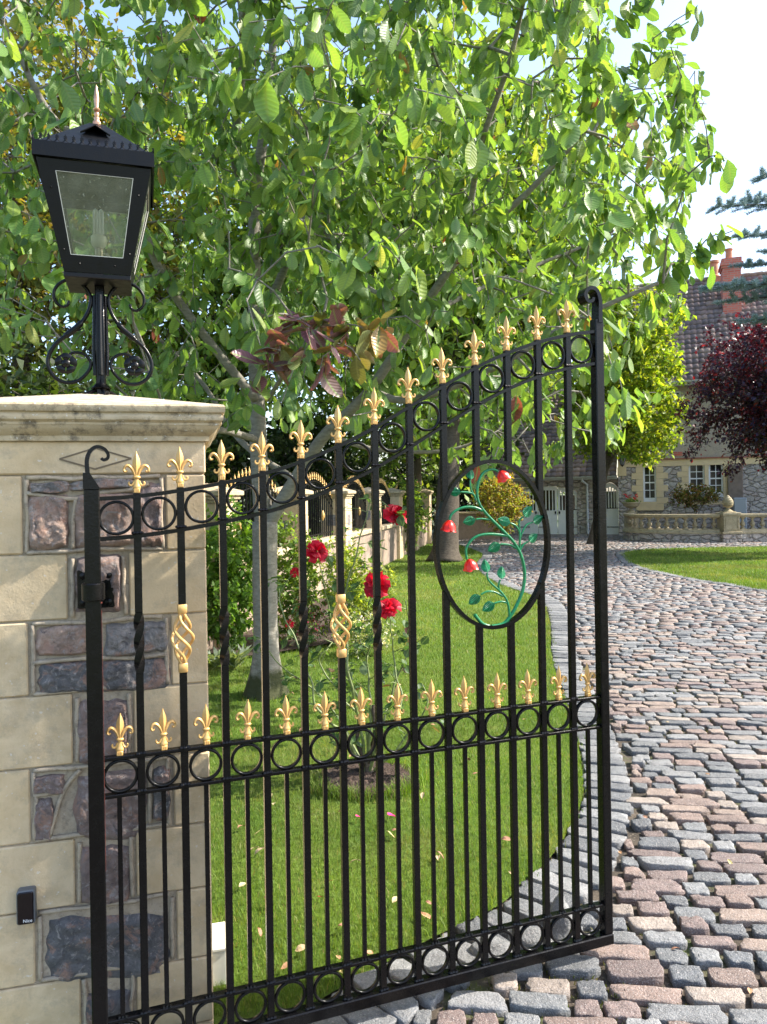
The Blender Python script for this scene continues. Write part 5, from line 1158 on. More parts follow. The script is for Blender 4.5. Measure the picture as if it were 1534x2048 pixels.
px1 = hm(1428, 550, 3.6)[0]; mb = MB(); mb.box(px1-.22, px1+.22, 3.4, 3.85, zr-.3, zr+.1); mb.build('pot_base', M['terra'], house); p2 = MB(); p2.lathe([(.19, 0), (.19, .05), (.16, .08), (.15, .5), (.19, .54), (.19, .62), (.14, .62), (.13, .5)], (0, 0, 0), 16); o = p2.build('chimney_pot', M['terra'], house, auto=40); o.location = (px1, 3.6, zr+.1)
# right hand pier and downpipe
rx = hm(1474, 1000)[0]; mb = MB(); mb.bbox(rx-.28, rx+.18, -.12, -.002, -.05, zb_-.02, .02); mb.build('stone_pier', stone_mat('pier_stone', (.16, .13, .11), (.26, .21, .18), None, 6, .7, 30), house)
# corner wall lantern
lx, lz = hm(1245, 922); wl = MB(); wl.box(-.03, .03, .10, .14, -.12, .12); wl.tube([(0, .12, .08), (0, 0, .22), (0, -.1, .20)], .012, 6); wl.tube([(0, .12, -.1), (0, 0, -.2), (0, -.1, -.12)], .012, 6)
wlo = thing('wall_lantern', 'small black lantern on the stone corner of the house', 'wall lantern', tuple(hc+np.array([math.cos(HF.rz)*lx, math.sin(HF.rz)*lx, lz])+np.array([math.sin(HF.rz), -math.cos(HF.rz), 0])*.16), HF.rz)
wl.build('bracket', M['black'], wlo)
mb = MB(); mb.lathe([(.02, -.16), (.06, -.14), (.12, .10), (.13, .11)], (0, -.1, 0), 6); mb.build('glass_body', simple('lantern_glass_grey', (.16, .18, .19), .1), wlo)
mb = MB(); 
for k in range(6): a = k*math.pi/3; mb.tube([(.06*math.cos(a), -.1+.06*math.sin(a), -.14), (.122*math.cos(a), -.1+.122*math.sin(a), .10)], .008, 4)
mb.lathe([(.15, .10), (.15, .115), (.07, .20), (.05, .24), (.02, .26), (.004, .33)], (0, -.1, 0), 12); mb.lathe([(.004, -.22), (.03, -.18), (.07, -.155), (.07, -.14)], (0, -.1, 0), 12); mb.build('cage', M['black'], wlo)
# garage wing
gx0, gy = hm(955, 1070)[0], .25; zg = hm(1180, 955, gy)[1]-.02
garage = thing('garage_wing', 'low stone garage wing with white arched doors and tiled roof, left of the house', 'garage', (hc[0], hc[1], 0), HF.rz)
D1 = (hm(1036, 1000, gy)[0], hm(1154, 1000, gy)[0], 0, hm(1100, 972, gy)[1]); D2 = (hm(1203, 1000, gy)[0], hm(1239, 1000, gy)[0]-.04, 0, hm(1215, 965, gy)[1])
mb = MB(); wall_with_holes(mb, gx0, -.002, -.05, zg, gy, gy+.4, [D1, D2]); mb.build('stone_wall', M['walling'], garage)
def arch_fill(mb, D, rise):   # stone spandrels above the segmental arch
    X0, X1, z0, z1 = D; n = 14
    for k in range(n):
        a, b_ = X0+(X1-X0)*k/n, X0+(X1-X0)*(k+1)/n; f = lambda x: z1-rise*((x-(X0+X1)/2)/((X1-X0)/2))**2
        mb.add([(a, gy+.01, f(a)), (b_, gy+.01, f(b_)), (b_, gy+.01, z1+.001), (a, gy+.01, z1+.001), (a, gy+.3, f(a)), (b_, gy+.3, f(b_)), (b_, gy+.3, z1+.001), (a, gy+.3, z1+.001)], [(0, 1, 2, 3), (0, 4, 5, 1)])
mb = MB(); arch_fill(mb, D1, .22); arch_fill(mb, D2, .20); mb.build('door_arch', M['walling'], garage)
def garage_door(D, leaves_, rise):
    X0, X1, z0, z1 = D; w_ = (X1-X0)/leaves_; f = lambda x: z1-rise*((x-(X0+X1)/2)/((X1-X0)/2))**2-.03
    for q in range(leaves_):
        a, b_ = X0+w_*q+.012, X0+w_*(q+1)-.012; mb = MB(); y = gy+.12; zm = z1*.50
        mb.box(a, b_, y, y+.05, .02, zm); npl = 6
        for k in range(npl): xa = a+(b_-a)*k/npl; mb.box(xa+.006, xa+(b_-a)/npl-.006, y-.012, y-.001, .06, zm-.05)
        mb.box(a, b_, y-.02, y-.0125, .02, .058); mb.box(a, b_, y-.02, y-.0125, zm-.05, zm); 
        nb = 5
        for k in range(nb+1):
            x = a+.04+(b_-a-.08)*k/nb; t = .018 if 0 < k < nb else .04; mb.box(x-t, x+t, y-.008, y+.04, zm, min(f(x-t), f(x+t)))
        nn = 8
        for k in range(nn):
            xa, xb = a+(b_-a)*k/nn, a+(b_-a)*(k+1)/nn; mb.prism([(xa, min(f(xa), f(xb))-.12), (xb, min(f(xa), f(xb))-.12), (xb, f(xb)+.02), (xa, f(xa)+.02)], y-.012, y+.035)
        dn = mb.build('door', M['white'], garage)
        g = MB(); g.box(a+.02, b_-.02, y+.02, y+.024, zm, min(f(a), f(b_))-.1); g.build('pane', M['wglass'], dn)
        g = MB(); e_ = b_ if q == leaves_-1 else a; s = -1 if q == leaves_-1 else 1
        for z in (.28, zm+.02): 
            g.box(min(e_, e_+s*.34), max(e_, e_+s*.34), y-.03, y-.021, z-.014, z+.014); g.lathe([(.001, -.03), (.035, 0), (.001, .03)], (e_+s*.36, y-.024, z), 6)
        g.lathe([(.02, -.05), (.03, 0), (.02, .05)], ((a if q == leaves_-1 else b_)-s*-.0+(.06 if q == leaves_-1 else -.06), y-.03, zm-.08), 8)
        g.build('strap_hinge', M['black'], dn)
garage_door(D1, 3, .22); garage_door(D2, 1, .2)
tile_roof('roof', gx0, -.05, gy-.35, zg+.05, gy+5.4, zg+4.0, garage)
mb = MB(); V = []
for x in (gx0, -.03):
    for k in range(N): a = math.pi+math.pi*k/(N-1); V.append((x, gy-.40+.06*math.cos(a), zg+.05+.06*math.sin(a)))
mb.add(V, [(k, k+1, N+k+1, N+k) for k in range(N-1)]); mb.box(gx0, -.03, gy-.34, gy-.32, zg-.06, zg+.08); mb.build('gutter', bpy.data.materials['pale_gutter'], garage)
dx_ = hm(1175, 1000, gy)[0]; mb = MB(); mb.tube([(dx_-.15, gy-.38, zg), (dx_-.15, gy-.36, zg-.10), (dx_, gy-.08, zg-.22), (dx_, gy-.06, zg-.4), (dx_, gy-.06, .05)], .042, 10)
for z in (.5, 1.4): mb.box(dx_-.055, dx_+.055, gy-.1, gy-.003, z, z+.03)
mb.build('downpipe', simple('pale_pipe', (.55, .57, .58), .5), garage, auto=40)

# ------------------------------------------------------------ balustrade terrace
M['bal'] = stone_mat('mossy_cast_stone', (.30, .26, .17), (.45, .39, .27), ((.10, .10, .07), .7, (.5, .47, .38)), 5, .4, 40)
pts = [ground(x, y) for x, y in [(1262, 1075), (1257, 1078), (1270, 1081), (1300, 1082.5), (1345, 1083.5), (1400, 1084), (1440, 1084)]]
bc = dense(np.array([(p[0], p[1]) for p in pts]), .05); pier_xy = np.array(ground(1457, 1084)[:2]); right_end = pier_xy+np.array([6.0, -.1])
bal = thing('balustrade', 'curved stone balustrade with bulbous balusters and a square pier before the house', 'balustrade', (pier_xy[0], pier_xy[1], 0))
bcl = bc-pier_xy; run2 = np.array([(.28, 0), (6.0, -.1)]); run2 = dense(run2, .1)
def sweep(mb, path, prof):
    t = np.gradient(path, axis=0); t /= np.linalg.norm(t, axis=1)[:, None]; nn = np.stack([t[:, 1], -t[:, 0]], 1); k = len(prof); V = []
    for p, q in zip(path, nn):
        for o_, z in prof: V.append((p[0]+q[0]*o_, p[1]+q[1]*o_, z))
    m_ = len(path); mb.add(V, [(i*k+j, (i+1)*k+j, (i+1)*k+(j+1) % k, i*k+(j+1) % k) for i in range(m_-1) for j in range(k)]+[tuple(range(k)), tuple((m_-1)*k+j for j in range(k))[::-1]])
ZT = .83
for path in (bcl, run2):
    mb = MB(); sweep(mb, path, [(-.16, -.05), (-.16, .25), (.16, .25), (.16, -.05)]); mb.build('base_wall', M['walling'], bal)
    mb = MB(); sweep(mb, path, [(-.19, .251), (-.19, .29), (-.15, .33), (-.13, .38), (.13, .38), (.15, .33), (.19, .29), (.19, .251)]); mb.build('plinth', M['bal'], bal)
    mb = MB(); sweep(mb, path, [(-.12, ZT-.10), (-.15, ZT-.07), (-.16, ZT-.03), (-.15, ZT), (.15, ZT), (.16, ZT-.03), (.15, ZT-.07), (.12, ZT-.10)]); mb.build('handrail', M['bal'], bal)
bp = MB(); bp.bbox(-.065, .065, -.065, .065, .38, .415, .004); bp.bbox(-.06, .06, -.06, .06, ZT-.135, ZT-.10, .004)
bp.lathe([(.05, .415), (.055, .425), (.05, .435), (.035, .445), (.045, .46), (.068, .49), (.075, .52), (.068, .55), (.045, .59), (.033, .62), (.030, .65), (.042, .66), (.042, .67), (.035, .675), (.045, ZT-.135)], (0, 0, 0), 14)
bproto = bp.build('baluster', M['bal'], bal, auto=40)
dd_ = np.r_[0, np.cumsum(np.linalg.norm(np.diff(bcl, axis=0), axis=1))]; places = [(float(np.interp(s, dd_, bcl[:, 0])), float(np.interp(s, dd_, bcl[:, 1]))) for s in np.arange(.55, dd_[-1]-.12, .262)]+[(x, -.1*x/6) for x in np.arange(.42, 5.9, .29)]
for k, (x, y) in enumerate(places):
    if k == 0: o = bproto
    else: o = bproto.copy(); COL.objects.link(o); o.parent = bal
    o.location = (x, y, 0)
mb = MB(); mb.bbox(-.27, .27, -.27, .27, -.05, .25, .02); mb.build('pier_base', M['walling'], bal)
mb = MB(); mb.bbox(-.29, .29, -.29, .29, .251, .32, .01); mb.bbox(-.235, .235, -.235, .235, .321, ZT-.05, .006); mb.bbox(-.27, .27, -.27, .27, ZT-.049, ZT+.045, .015)
for a, b_, c_, d_ in ((-.18, .18, .38, .40), (-.18, .18, .70, .72), (-.18, -.16, .40, .70), (.16, .18, .40, .70)): mb.box(a, b_, -.247, -.236, c_, d_)
mb.build('pier', M['bal'], bal)
mb = MB(); e0 = bcl[0]; mb.bbox(e0[0]-.16, e0[0]+.2, e0[1]-.2, e0[1]+.2, .251, ZT-.101, .01); mb.build('end_pier', M['bal'], bal)
# pineapple finial on the pier
pf = thing('pineapple_finial', 'stone pineapple ornament standing on the square pier of the balustrade', 'finial', (pier_xy[0], pier_xy[1], ZT+.045))
mb = MB(); mb.bbox(-.17, .17, -.17, .17, 0, .03, .004); mb.lathe([(.15, .03), (.13, .05), (.06, .09), (.045, .13), (.07, .15), (.12, .17), (.15, .2)], (0, 0, 0), 20); mb.build('foot', M['bal'], pf, auto=40)
mb = MB(); nz_, na = 26, 40; V = []
for i in range(nz_+1):
    f = i/nz_; r0 = .165*math.sin(min(1, .18+f*.86)*math.pi)**.75*(1-.25*f) if f < 1 else .002
    for k in range(na): r_ = max(.002, r0*(1+.11*math.cos(k/na*2*math.pi*8+f*18)*math.cos(k/na*2*math.pi*8-f*18))); a = 2*math.pi*k/na; V.append((r_*math.cos(a), r_*math.sin(a), .17+.36*f))
mb.add(V, [(i*na+k, i*na+(k+1) % na, (i+1)*na+(k+1) % na, (i+1)*na+k) for i in range(nz_) for k in range(na)]); mb.build('cone', M['bal'], pf, smooth=True)
# planter with red flowers
ep = pier_xy+bcl[0]+[.02, 0]; ur = thing('stone_urn', 'shallow stone urn of red geraniums on the left end of the balustrade', 'urn', (ep[0], ep[1], ZT))
mb = MB(); mb.bbox(-.15, .15, -.15, .15, 0, .03, .004); mb.lathe([(.14, .03), (.12, .06), (.06, .09), (.05, .13), (.07, .15), (.15, .17), (.24, .22), (.27, .30), (.30, .32), (.30, .35), (.26, .35), (.24, .30)], (0, 0, 0), 24); mb.build('bowl', M['bal'], ur, auto=40)
n = 160; P = rng.normal(0, .10, (n, 3))*[1, 1, .4]+[0, 0, .38]; scatter('foliage', 'small', P, rng.normal(0, 1, (n, 3))+[0, 0, .6], rng.normal(0, .5, (n, 3))+[0, 0, 1], rng.uniform(.05, .09, n), pick(GRN, n), M['leaf_small'], ur, wid=1.3)
n = 60; cc_ = np.array([(-.17, 0, .58), (.02, -.05, .56), (.2, .02, .57), (-.05, .1, .5), (.1, -.1, .48)]); P = cc_[rng.integers(0, 5, n)]+rng.normal(0, .025, (n, 3)); scatter('flowers', 'small', P, rng.normal(0, 1, (n, 3)), rng.normal(0, 1, (n, 3)), rng.uniform(.04, .06, n), pick([(.7, .02, .03)], n), M['petal'], ur, wid=1.5)
# shrub behind the balustrade
ms_ = hm(1393, 1030, -.8); q = hc+np.array([math.cos(HF.rz), math.sin(HF.rz), 0])*ms_[0]+np.array([math.sin(HF.rz), -math.cos(HF.rz), 0])*.9
plant('japanese_maple', 'spreading small maple with feathery green and orange leaves before the house windows', 'shrub', (q[0], q[1], 1.35), (.95, .5, .42), 320, 9, .075, [(.16, .2, .06), (.22, .2, .07), (.30, .13, .06), (.12, .15, .05)], trunk=.025, tipr=.004, spread=.14, base=(q[0], q[1], 0), power=1/2.2)
# grey cabinet by the pier
cq = hm(1479, 1020, -.4); qp = hc+np.array([math.cos(HF.rz), math.sin(HF.rz), 0])*cq[0]+np.array([math.sin(HF.rz), -math.cos(HF.rz), 0])*.5
cab = thing('meter_cabinet', 'grey metal cabinet standing against the house behind the balustrade', 'cabinet', (qp[0], qp[1], 0), HF.rz)
mb = MB(); mb.bbox(-.2, .2, -.12, .12, .0, 1.28, .03); mb.build('body', simple('grey_metal', (.30, .34, .38), .45, .2), cab); mb = MB(); mb.bbox(-.17, .17, -.130, -.121, .1, 1.2, .005); mb.box(.13, .15, -.15, -.131, .6, .75); mb.build('door', simple('grey_metal_door', (.33, .37, .41), .45, .2), cab)

# ------------------------------------------------------------ blue cedar reaching in from the right
cb = np.array([12.2, 17.2]); ced = thing('blue_cedar', 'blue-grey cedar whose needled branches reach in from the right edge', 'conifer', (cb[0], cb[1], 0))
tr = [(0, 0, -.05), (0, 0, 3), (.05, 0, 6), (.0, 0, 9.5)]; trunk_mesh('trunk', tr, [.28, .24, .16, .05], M['bark_dark'], ced, 16, .3)
segs, rads, NP, ND = [], [], [], []
brs = [((1440, 412), 16.5), ((1425, 575), 16.3), ((1470, 600), 16.8), ((1490, 470), 16.0), ((1500, 530), 16.4), ((1510, 640), 16.6), ((1500, 400), 17.0), ((1530, 350), 17.4), ((1550, 500), 15.6), ((1580, 600), 15.8), ((1465, 570), 16.0)]
NAc, pc, rc = [], [], []
def addseg(a, b_, ra, rb2):
    i = len(NAc); NAc.append(a); pc.append(-1); rc.append(ra); NAc.append(b_); pc.append(i); rc.append(rb2)
for (pxy, Y) in brs:
    e = at(*pxy, Y)-[cb[0], cb[1], 0]; s0 = np.array([0, 0, e[2]-.3]); prev = s0; N_ = 16
    for k in range(1, N_+1):
        f = k/N_; p = s0+(e-s0)*f+[0, 0, .45*math.sin(f*math.pi)*.5]; addseg(prev, p, .05*(1-f)+.008, .05*(1-f)+.006)
        if f > .2:
            d = unit(e-s0)
            for sgn in (-1, 1, 1, -1):
                sd_ = unit(np.cross(d, [0, 0, 1]))*sgn+d*rng.uniform(.4, 1.1)+[0, 0, rng.uniform(-.25, .2)]; L = rng.uniform(.35, .8)*(1.15-f*.6); q_ = p+unit(sd_)*L; addseg(p, q_, .012, .004)
                for t in np.linspace(.12, 1, 9): 
                    c_ = p+(q_-p)*t; m_ = 26; ax = unit(q_-p); NP.append(np.repeat(c_[None], m_, 0)+rng.normal(0, .012, (m_, 3))); ND.append(rng.normal(0, 1, (m_, 3))+ax*.5+[0, 0, .6])
        prev = p
wood('limbs', np.array(NAc), np.array(pc), np.array(rc), M['bark_dark'], ced, 5, 0)
NP = np.concatenate(NP); ND = np.concatenate(ND); n = len(NP); scatter('needles', 'needle', NP, ND, rng.normal(0, 1, (n, 3)), rng.uniform(.05, .085, n), pick([(.26, .36, .37), (.32, .43, .45), (.20, .30, .30)], n), M['needles'], ced, wid=1.7)
# ------------------------------------------------------------ boundary wall with piers and railings
M['wall_face'] = stone_mat('pink_rubble_wall', (.20, .16, .13), (.37, .29, .235), ((.15, .12, .11), .6, (.5, .45, .4)), 5, .9, 22)
Wy = [5.4, 8.0, 10.6, 13.2, 15.8, 18.4, 21.0, 23.6]; Wx = lambda y: -.42+.2*(y-15.3); wth = math.atan2(.2, 1)
def wloc(o, y): o.location = (Wx(y), y, 0); o.rotation_euler = (0, 0, -wth)
pr = thing('wall_pier', '', 'pier', (0, 0, 0), 0, 'stone piers of the garden wall')
mb = MB()
for k in range(7): z0 = k*.218; mb.bbox(-.23-.001*(k % 2), .23+.001*(k % 2), -.23, .23, z0-.03*(k == 0), z0+.215, .006)
mb.build('shaft', M['ashlar'], pr)
mb = MB(); 
for a, b_, c_, d_ in ((-.10, .10, 1.05, 1.25), (-.10, .10, .55, .8)):
    for s in range(2): 
        mb = MB(); mb.c = DKc; mb.bbox(.2, .236, a, b_, c_, d_, .01) if s else mb.bbox(a, b_, -.236, -.2, c_, d_, .01)
        mb.build('rubble_inset', M['rubble'], pr, usecol=True)
mb = MB()
for o_, z0, z1 in ((.245, 1.527, 1.56), (.27, 1.561, 1.60), (.30, 1.601, 1.655)): mb.bbox(-o_, o_, -o_, o_, z0, z1, .01)
mb.add([(-.295, -.295, 1.656), (.295, -.295, 1.656), (.295, .295, 1.656), (-.295, .295, 1.656), (0, 0, 1.74)], [(0, 1, 4), (1, 2, 4), (2, 3, 4), (3, 0, 4)]); mb.build('cap', M['cap'], pr)
LB = ['pier of the garden wall nearest the gate pillar, mostly hidden behind it', 'second pier of the garden wall, behind the light green shrub', 'third pier of the garden wall, just right of the slender tree trunk', 'fourth pier of the garden wall, seen just left of the middle gate bars', 'fifth pier of the garden wall, behind the arching rose stem', 'sixth pier of the garden wall, beside the highest red rose', 'seventh pier of the garden wall, where the lawn meets the far shrubs', 'last pier of the garden wall, behind the old tree']
for k, y in enumerate(Wy):
    o = pr if k == 0 else dup(pr); wloc(o, y); o['label'] = LB[k]
# low wall panels
wp = thing('garden_wall', '', 'wall', (0, 0, 0), 0, 'low walls between the piers'); L2 = 2.6*math.hypot(1, .2)/1-.46
mb = MB(); mb.box(-.15, .15, .232, .232+L2-.004, -.05, .80); mb.build('rubble_face', M['wall_face'], wp); mb = MB(); mb.bbox(-.20, .20, .232, .232+L2-.004, .801, .89, .012); mb.build('coping', M['cap'], wp)
rl = thing('railing', '', 'railing', (0, 0, 0), 0, 'railings on the garden wall')
mb = MB(); nb = 19; top = lambda t: 1.50+.34*math.sin(math.pi*t); gd = MB(); 
for k in range(nb):
    t = (k+.5)/nb; y = .24+L2*t; z1 = top(t); mb.box(-.009, .009, y-.009, y+.009, .885, z1)
    if k == 0:
        gd.lathe([(.006, 0), (.014, .012), (.006, .025), (.016, .05), (.013, .075), (.004, .11), (.001, .125)], (0, 0, 0), 6)
        for s in (-1, 1): gd.tube([(0, 0, .03), (0, s*.018, .06), (0, s*.032, .045)], [.006, .007, .004], 5)
        gt = gd.build('gold_finial', M['gold'], rl, auto=50)
    else: gt = gt.copy(); COL.objects.link(gt); gt.parent = rl
    gt.location = (0, y, z1)
for dz in (-.03, -.15):
    P = [(0, .235+L2*t, top(t)+dz) for t in np.linspace(0, 1, 30)]; mb.tube(P, .011, 4, sq=True)
mb.box(-.01, .01, .235, .235+L2-.01, .95, .97)
for k in (5, 13):
    y = .24+L2*(k+.5)/nb; gd = MB(); gd.lathe([(.01, 0), (.018, .02), (.034, .06), (.036, .10), (.018, .15), (.01, .17)], (0, y, 1.17), 8); gd.build('gold_basket', M['gold'], rl, auto=50)
mb.build('bars', M['black_soft'], rl)
ordn = ['first', 'second', 'third', 'fourth', 'fifth', 'sixth', 'seventh']
for k, y in enumerate(Wy[:-1]):
    o = wp if k == 0 else dup(wp); wloc(o, y); o['label'] = 'low rubble wall with stone coping, %s stretch counted from the gate pillar' % ordn[k]
    o = rl if k == 0 else dup(rl); wloc(o, y); o['label'] = 'black arched railing with gold tips, %s stretch counted from the gate pillar' % ordn[k]
# wall and fence beyond the old tree
e1 = ground(905, 1078); e2 = ground(1000, 1072)
fw = thing('far_wall', 'low pinkish wall with a plain black railing seen past the old tree trunk', 'wall', (e1[0]-.6, 25.4, 0))
mb = MB(); mb.box(0, 2.2, 0, .3, -.05, .85); mb.build('rubble_face', M['wall_face'], fw); mb = MB(); mb.bbox(-.03, 2.23, -.05, .35, .851, .93, .01); mb.build('coping', M['cap'], fw)
mb = MB()
for k in range(22): mb.box(.05+k*.1-.008, .05+k*.1+.008, .14, .156, .925, 2.0)
mb.box(0, 2.2, .138, .16, 1.9, 1.93); mb.box(0, 2.2, .138, .16, 1.0, 1.03); mb.build('railing', M['black_soft'], fw)

# ------------------------------------------------------------ rose bush behind the gate
rbp = ground(735, 1562); rose = thing('rose_bush', 'tall straggling rose bush with red blooms in a round soil bed behind the gate', 'rose bush', (rbp[0], rbp[1], 0))
def rp(x, y, Y): return tuple(at(x, y, Y)-[rbp[0], rbp[1], 0])
Yr = rbp[1]
canes = [[(735, 1555, Yr), (738, 1480, Yr), (700, 1350, Yr), (660, 1230, Yr-.1), (640, 1120, Yr-.15)], [(738, 1550, Yr), (760, 1460, Yr), (790, 1370, Yr+.1), (820, 1280, Yr+.1), (810, 1200, Yr)],
         [(732, 1555, Yr), (720, 1450, Yr), (700, 1360, Yr-.1), (690, 1200, Yr), (715, 1100, Yr), (745, 1000, Yr), (792, 1030, Yr-.1)], [(735, 1550, Yr), (742, 1440, Yr), (735, 1340, Yr+.1), (745, 1250, Yr), (752, 1180, Yr)],
         [(736, 1550, Yr), (690, 1460, Yr+.15), (640, 1390, Yr+.2), (560, 1330, Yr+.25), (525, 1280, Yr+.2)], [(736, 1550, Yr), (760, 1480, Yr-.1), (800, 1420, Yr-.1), (790, 1330, Yr), (780, 1225, Yr)],
         [(730, 1550, Yr), (690, 1470, Yr-.1), (640, 1420, Yr-.15), (600, 1300, Yr-.1), (560, 1200, Yr), (590, 1140, Yr)], [(738, 1550, Yr), (800, 1490, Yr), (850, 1420, Yr), (845, 1360, Yr)], [(733, 1540, Yr), (728, 1450, Yr+.1), (640, 1330, Yr+.1), (670, 1280, Yr+.2)],
         [(736, 1550, Yr), (700, 1500, Yr), (660, 1480, Yr), (650, 1380, Yr)]]
mb = MB(); tp_, td_ = [], []
for ci_, cpts in enumerate(canes):
    P = dense(np.array([rp(*q) for q in cpts]), .03); P[0, 2] = -.02; n = len(P); P += np.array([[noise.noise(Vector((i*.25, ci_, j)))*.018*min(1, i/8) for j in range(3)] for i in range(n)])
    mb.tube([tuple(p) for p in P], [.0095*(1-.72*k/n) for k in range(n)], 6)
    for k in range(int(n*.35), n, 3):
        a = rng.uniform(0, 6.28); d = np.array([math.cos(a), math.sin(a), rng.uniform(-.1, .8)]); L = rng.uniform(.05, .17); e = P[k]+d*L; mb.tube([tuple(P[k]), tuple(P[k]+d*L*.5+[0, 0, .01]), tuple(e)], [.003, .0022, .0015], 5); tp_.append(e); td_.append(unit(d)); tp_.append(P[k]+d*L*.55); td_.append(unit(d))
mb.build('canes', M['twig_green'], rose, smooth=True)
mb = MB(); mb.tube([(0, 0, -.02), (.01, 0, .05), (0, .01, .12)], [.035, .028, .02], 10); mb.tube([(0, 0, .08), (.05, .02, .25), (.04, .0, .42)], [.018, .015, .012], 8); mb.tube([(0, 0, .08), (-.06, .02, .22), (-.03, .0, .36)], [.016, .013, .010], 8); mb.build('woody_base', M['bark_dark'], rose, smooth=True)
tp_ = np.array(tp_); td_ = np.array(td_); kp = rng.random(len(tp_)) < .92; tp_, td_ = tp_[kp], td_[kp]; P, D, Nn = [], [], []; n = len(tp_)
for k in range(3):
    sd_ = rng.normal(0, 1, (n, 3)); P.append(tp_+rng.normal(0, .012, (n, 3))); D.append(td_*.6+sd_*.8+[0, 0, -.15]); Nn.append(rng.normal(0, .35, (n, 3))+[0, 0, 1])
P, D, Nn = map(np.concatenate, (P, D, Nn)); n = len(P)
scatter('leaves', 'rose', P, D, Nn, rng.uniform(.032, .062, n), pick([(.06, .13, .045), (.09, .17, .06), (.12, .20, .08), (.14, .06, .05)], n, [.4, .35, .2, .05]), M['leaf'], rose)
M['petal_red'] = M['petal']
for (x, y, Y, s) in [(635, 1101, Yr-.15, 1.0), (794, 1026, Yr-.1, 1.05), (752, 1168, Yr-.05, 1.15), (776, 1212, Yr-.1, .95), (588, 1142, Yr, .42), (582, 1247, Yr, .3), (822, 1285, Yr+.1, .32)]:
    P, D, Nn, S = [], [], [], []
    face = unit(np.array([.1+rng.uniform(-.6, .7), -1, .2+rng.uniform(0, .7)]))
    Xf = unit(np.cross(face, [0, 0, 1])); Yf = np.cross(Xf, face)
    for ring_, (npet, op, sz) in enumerate([(4, .25, .034), (6, .6, .042), (8, 1.0, .050), (9, 1.5, .055)]):
        for q in range(npet):
            a = 2*math.pi*q/npet+ring_*.5+rng.uniform(-.2, .2); rd = Xf*math.cos(a)+Yf*math.sin(a); P.append(rd*.004*ring_-face*.006*ring_); D.append(rd*math.sin(op)+face*math.cos(op)*.8+rng.normal(0, .16, 3)); Nn.append(face*math.sin(op)-rd*math.cos(op)+rng.normal(0, .28, 3)); S.append(sz*s*rng.uniform(.85, 1.1))
    n = len(P); o = scatter('rose_bloom', 'petal', np.array(P), np.array(D), np.array(Nn), np.array(S), pick([(.50, .004, .03), (.62, .008, .04), (.36, .003, .022)], n, None, .15), M['petal_red'], rose, wid=1.1); o.location = rp(x, y, Y)
# guard stones beside the gate foot
def boulder(name, label, px, py, rx_, ry_, rz_, seed, cone=False):
    g_ = ground(px, py); o = MB(); nz_, na = 14, 20; V = []
    for i in range(nz_+1):
        f = i/nz_; ph = f*math.pi*.5
        for k in range(na):
            a = 2*math.pi*k/na; rr = (1-f)**.7 if cone else math.cos(ph)**.6; c_ = Vector((math.cos(a)*rr, math.sin(a)*rr, f if cone else math.sin(ph)**.9)); nn = 1+.14*noise.noise(c_*2+Vector((seed, 0, 0)))+.05*noise.noise(c_*6+Vector((seed, 0, 0)))
            V.append((c_.x*rx_*nn, c_.y*ry_*nn, c_.z*rz_*nn-.02))
    o.add(V, [(i*na+k, i*na+(k+1) % na, (i+1)*na+(k+1) % na, (i+1)*na+k) for i in range(nz_) for k in range(na)]); o.c = tuple(GREY[1]*.85); o.C = [o.c]*len(o.V)
    ob = o.build(name, M['granite'], None, smooth=True, usecol=True); ob.location = (g_[0], g_[1], 0); tag(ob, label, 'stone'); return ob
boulder('guard_stone', 'upright pointed grey stone standing behind the foot of the gate', 1122, 1868, .07, .065, .17, 2, True)
boulder('edging_boulder', 'rounded grey boulder at the lawn edge left of the pointed stone', 1062, 1878, .085, .06, .06, 5); boulder('edging_boulder', 'rounded grey boulder at the lawn edge, second left of the pointed stone', 985, 1905, .085, .06, .06, 9)
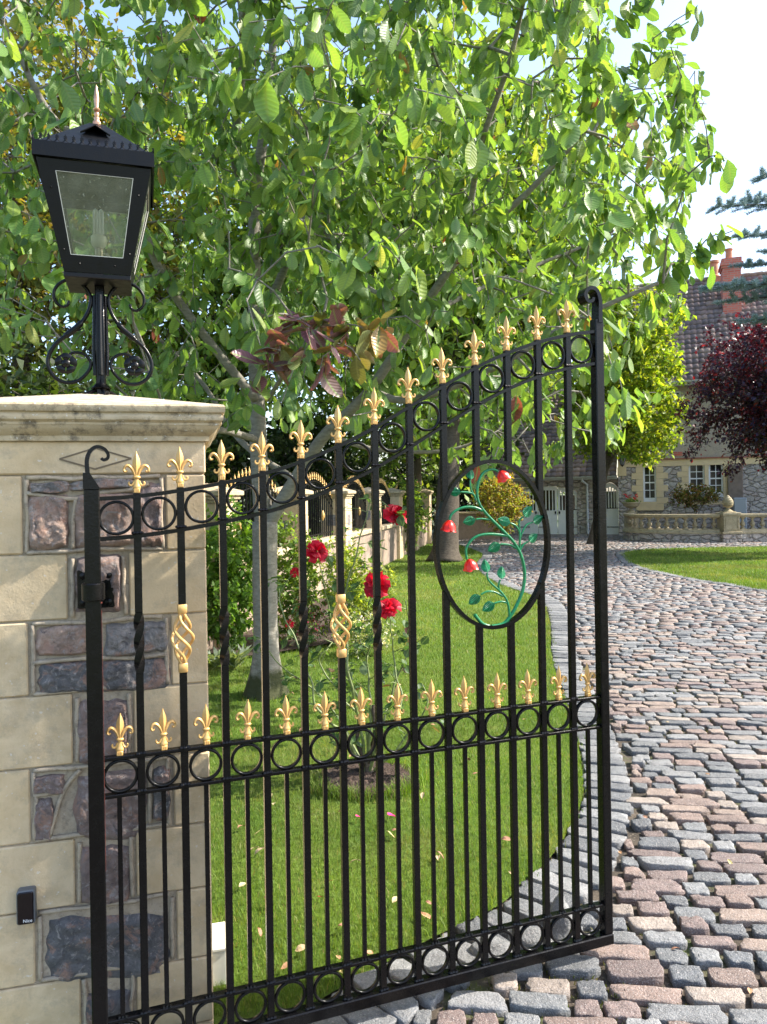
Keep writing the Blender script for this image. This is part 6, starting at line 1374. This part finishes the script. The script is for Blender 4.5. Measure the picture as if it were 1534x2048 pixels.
# fallen leaves and petals
lf = None; fl_px = [(rng.uniform(430, 1090), rng.uniform(1240, 1980)) for _ in range(150)]; cols = [(.36, .20, .10), (.42, .32, .18), (.28, .14, .08), (.48, .40, .16)]
fm = [simple('dead_leaf_%s' % n_, c_, .7, 0, 40, .3) for n_, c_ in zip(('rust', 'tan', 'brown', 'yellow'), cols)]; pm_ = simple('fallen_petal_pink', (.75, .03, .2), .5); fmr = simple('fallen_petal_red', (.35, .02, .03), .5)
V0, F0, U0 = TPL['broad']; protos = []
for q, m_ in enumerate(fm+[pm_, fmr]):
    Vq = V0*np.array([1.1, 1, 1.2])+np.array([0, -.5, 0]); Vq[:, 2] += .1*np.sin(Vq[:, 1]*4+q); me = bpy.data.meshes.new('fallen_leaf'); me.from_pydata([tuple(v) for v in Vq], [], [tuple(int(i) for i in f) for f in F0]); me.materials.append(m_); protos.append(me)
cnt_ = 0
for (x, y) in fl_px:
    g_ = ground(x, y)
    if not inpoly(np.array([g_[:2]]), lawn_poly)[0] or cnt_ > 60: continue
    k = int(rng.choice(4, p=[.3, .35, .25, .1])); s = rng.uniform(.025, .055)
    if 600 < x < 830 and y > 1560 and rng.random() < .35: k = 5; s = .025
    o = bpy.data.objects.new('fallen_leaf', protos[k]); COL.objects.link(o); o.location = (g_[0], g_[1], .036); o.scale = (s,)*3; o.rotation_euler = (rng.uniform(-.5, .5), rng.uniform(-.5, .5), rng.uniform(0, 6.28)); tag(o, 'small dry fallen leaf lying on the lawn behind the gate', 'fallen leaf', 'fallen leaves on the lawn'); cnt_ += 1
for (x, y, s, lb) in [(783, 1645, .045, 'large bright pink petal lying on the grass below the rose bush'), (716, 1648, .025, 'small pale pink petal on the grass left of the bright pink one')]:
    g_ = ground(x, y); o = bpy.data.objects.new('fallen_petal', protos[4]); COL.objects.link(o); o.location = (g_[0], g_[1], .04); o.scale = (s*1.4, s, s); o.rotation_euler = (.5, .2, 1); tag(o, lb, 'petal')
for (x, y) in [(1335, 1448), (1415, 1552), (1290, 1640), (1240, 1710), (1460, 1730), (1350, 1905), (1500, 1990)]:
    g_ = ground(x, y); o = bpy.data.objects.new('fallen_leaf', protos[int(rng.integers(0, 4))]); COL.objects.link(o); o.location = (g_[0], g_[1], .014); o.scale = (.03,)*3; o.rotation_euler = (0, .2, rng.uniform(0, 6)); tag(o, 'small dry fallen leaf lying on the granite setts', 'fallen leaf', 'fallen leaves on the setts')
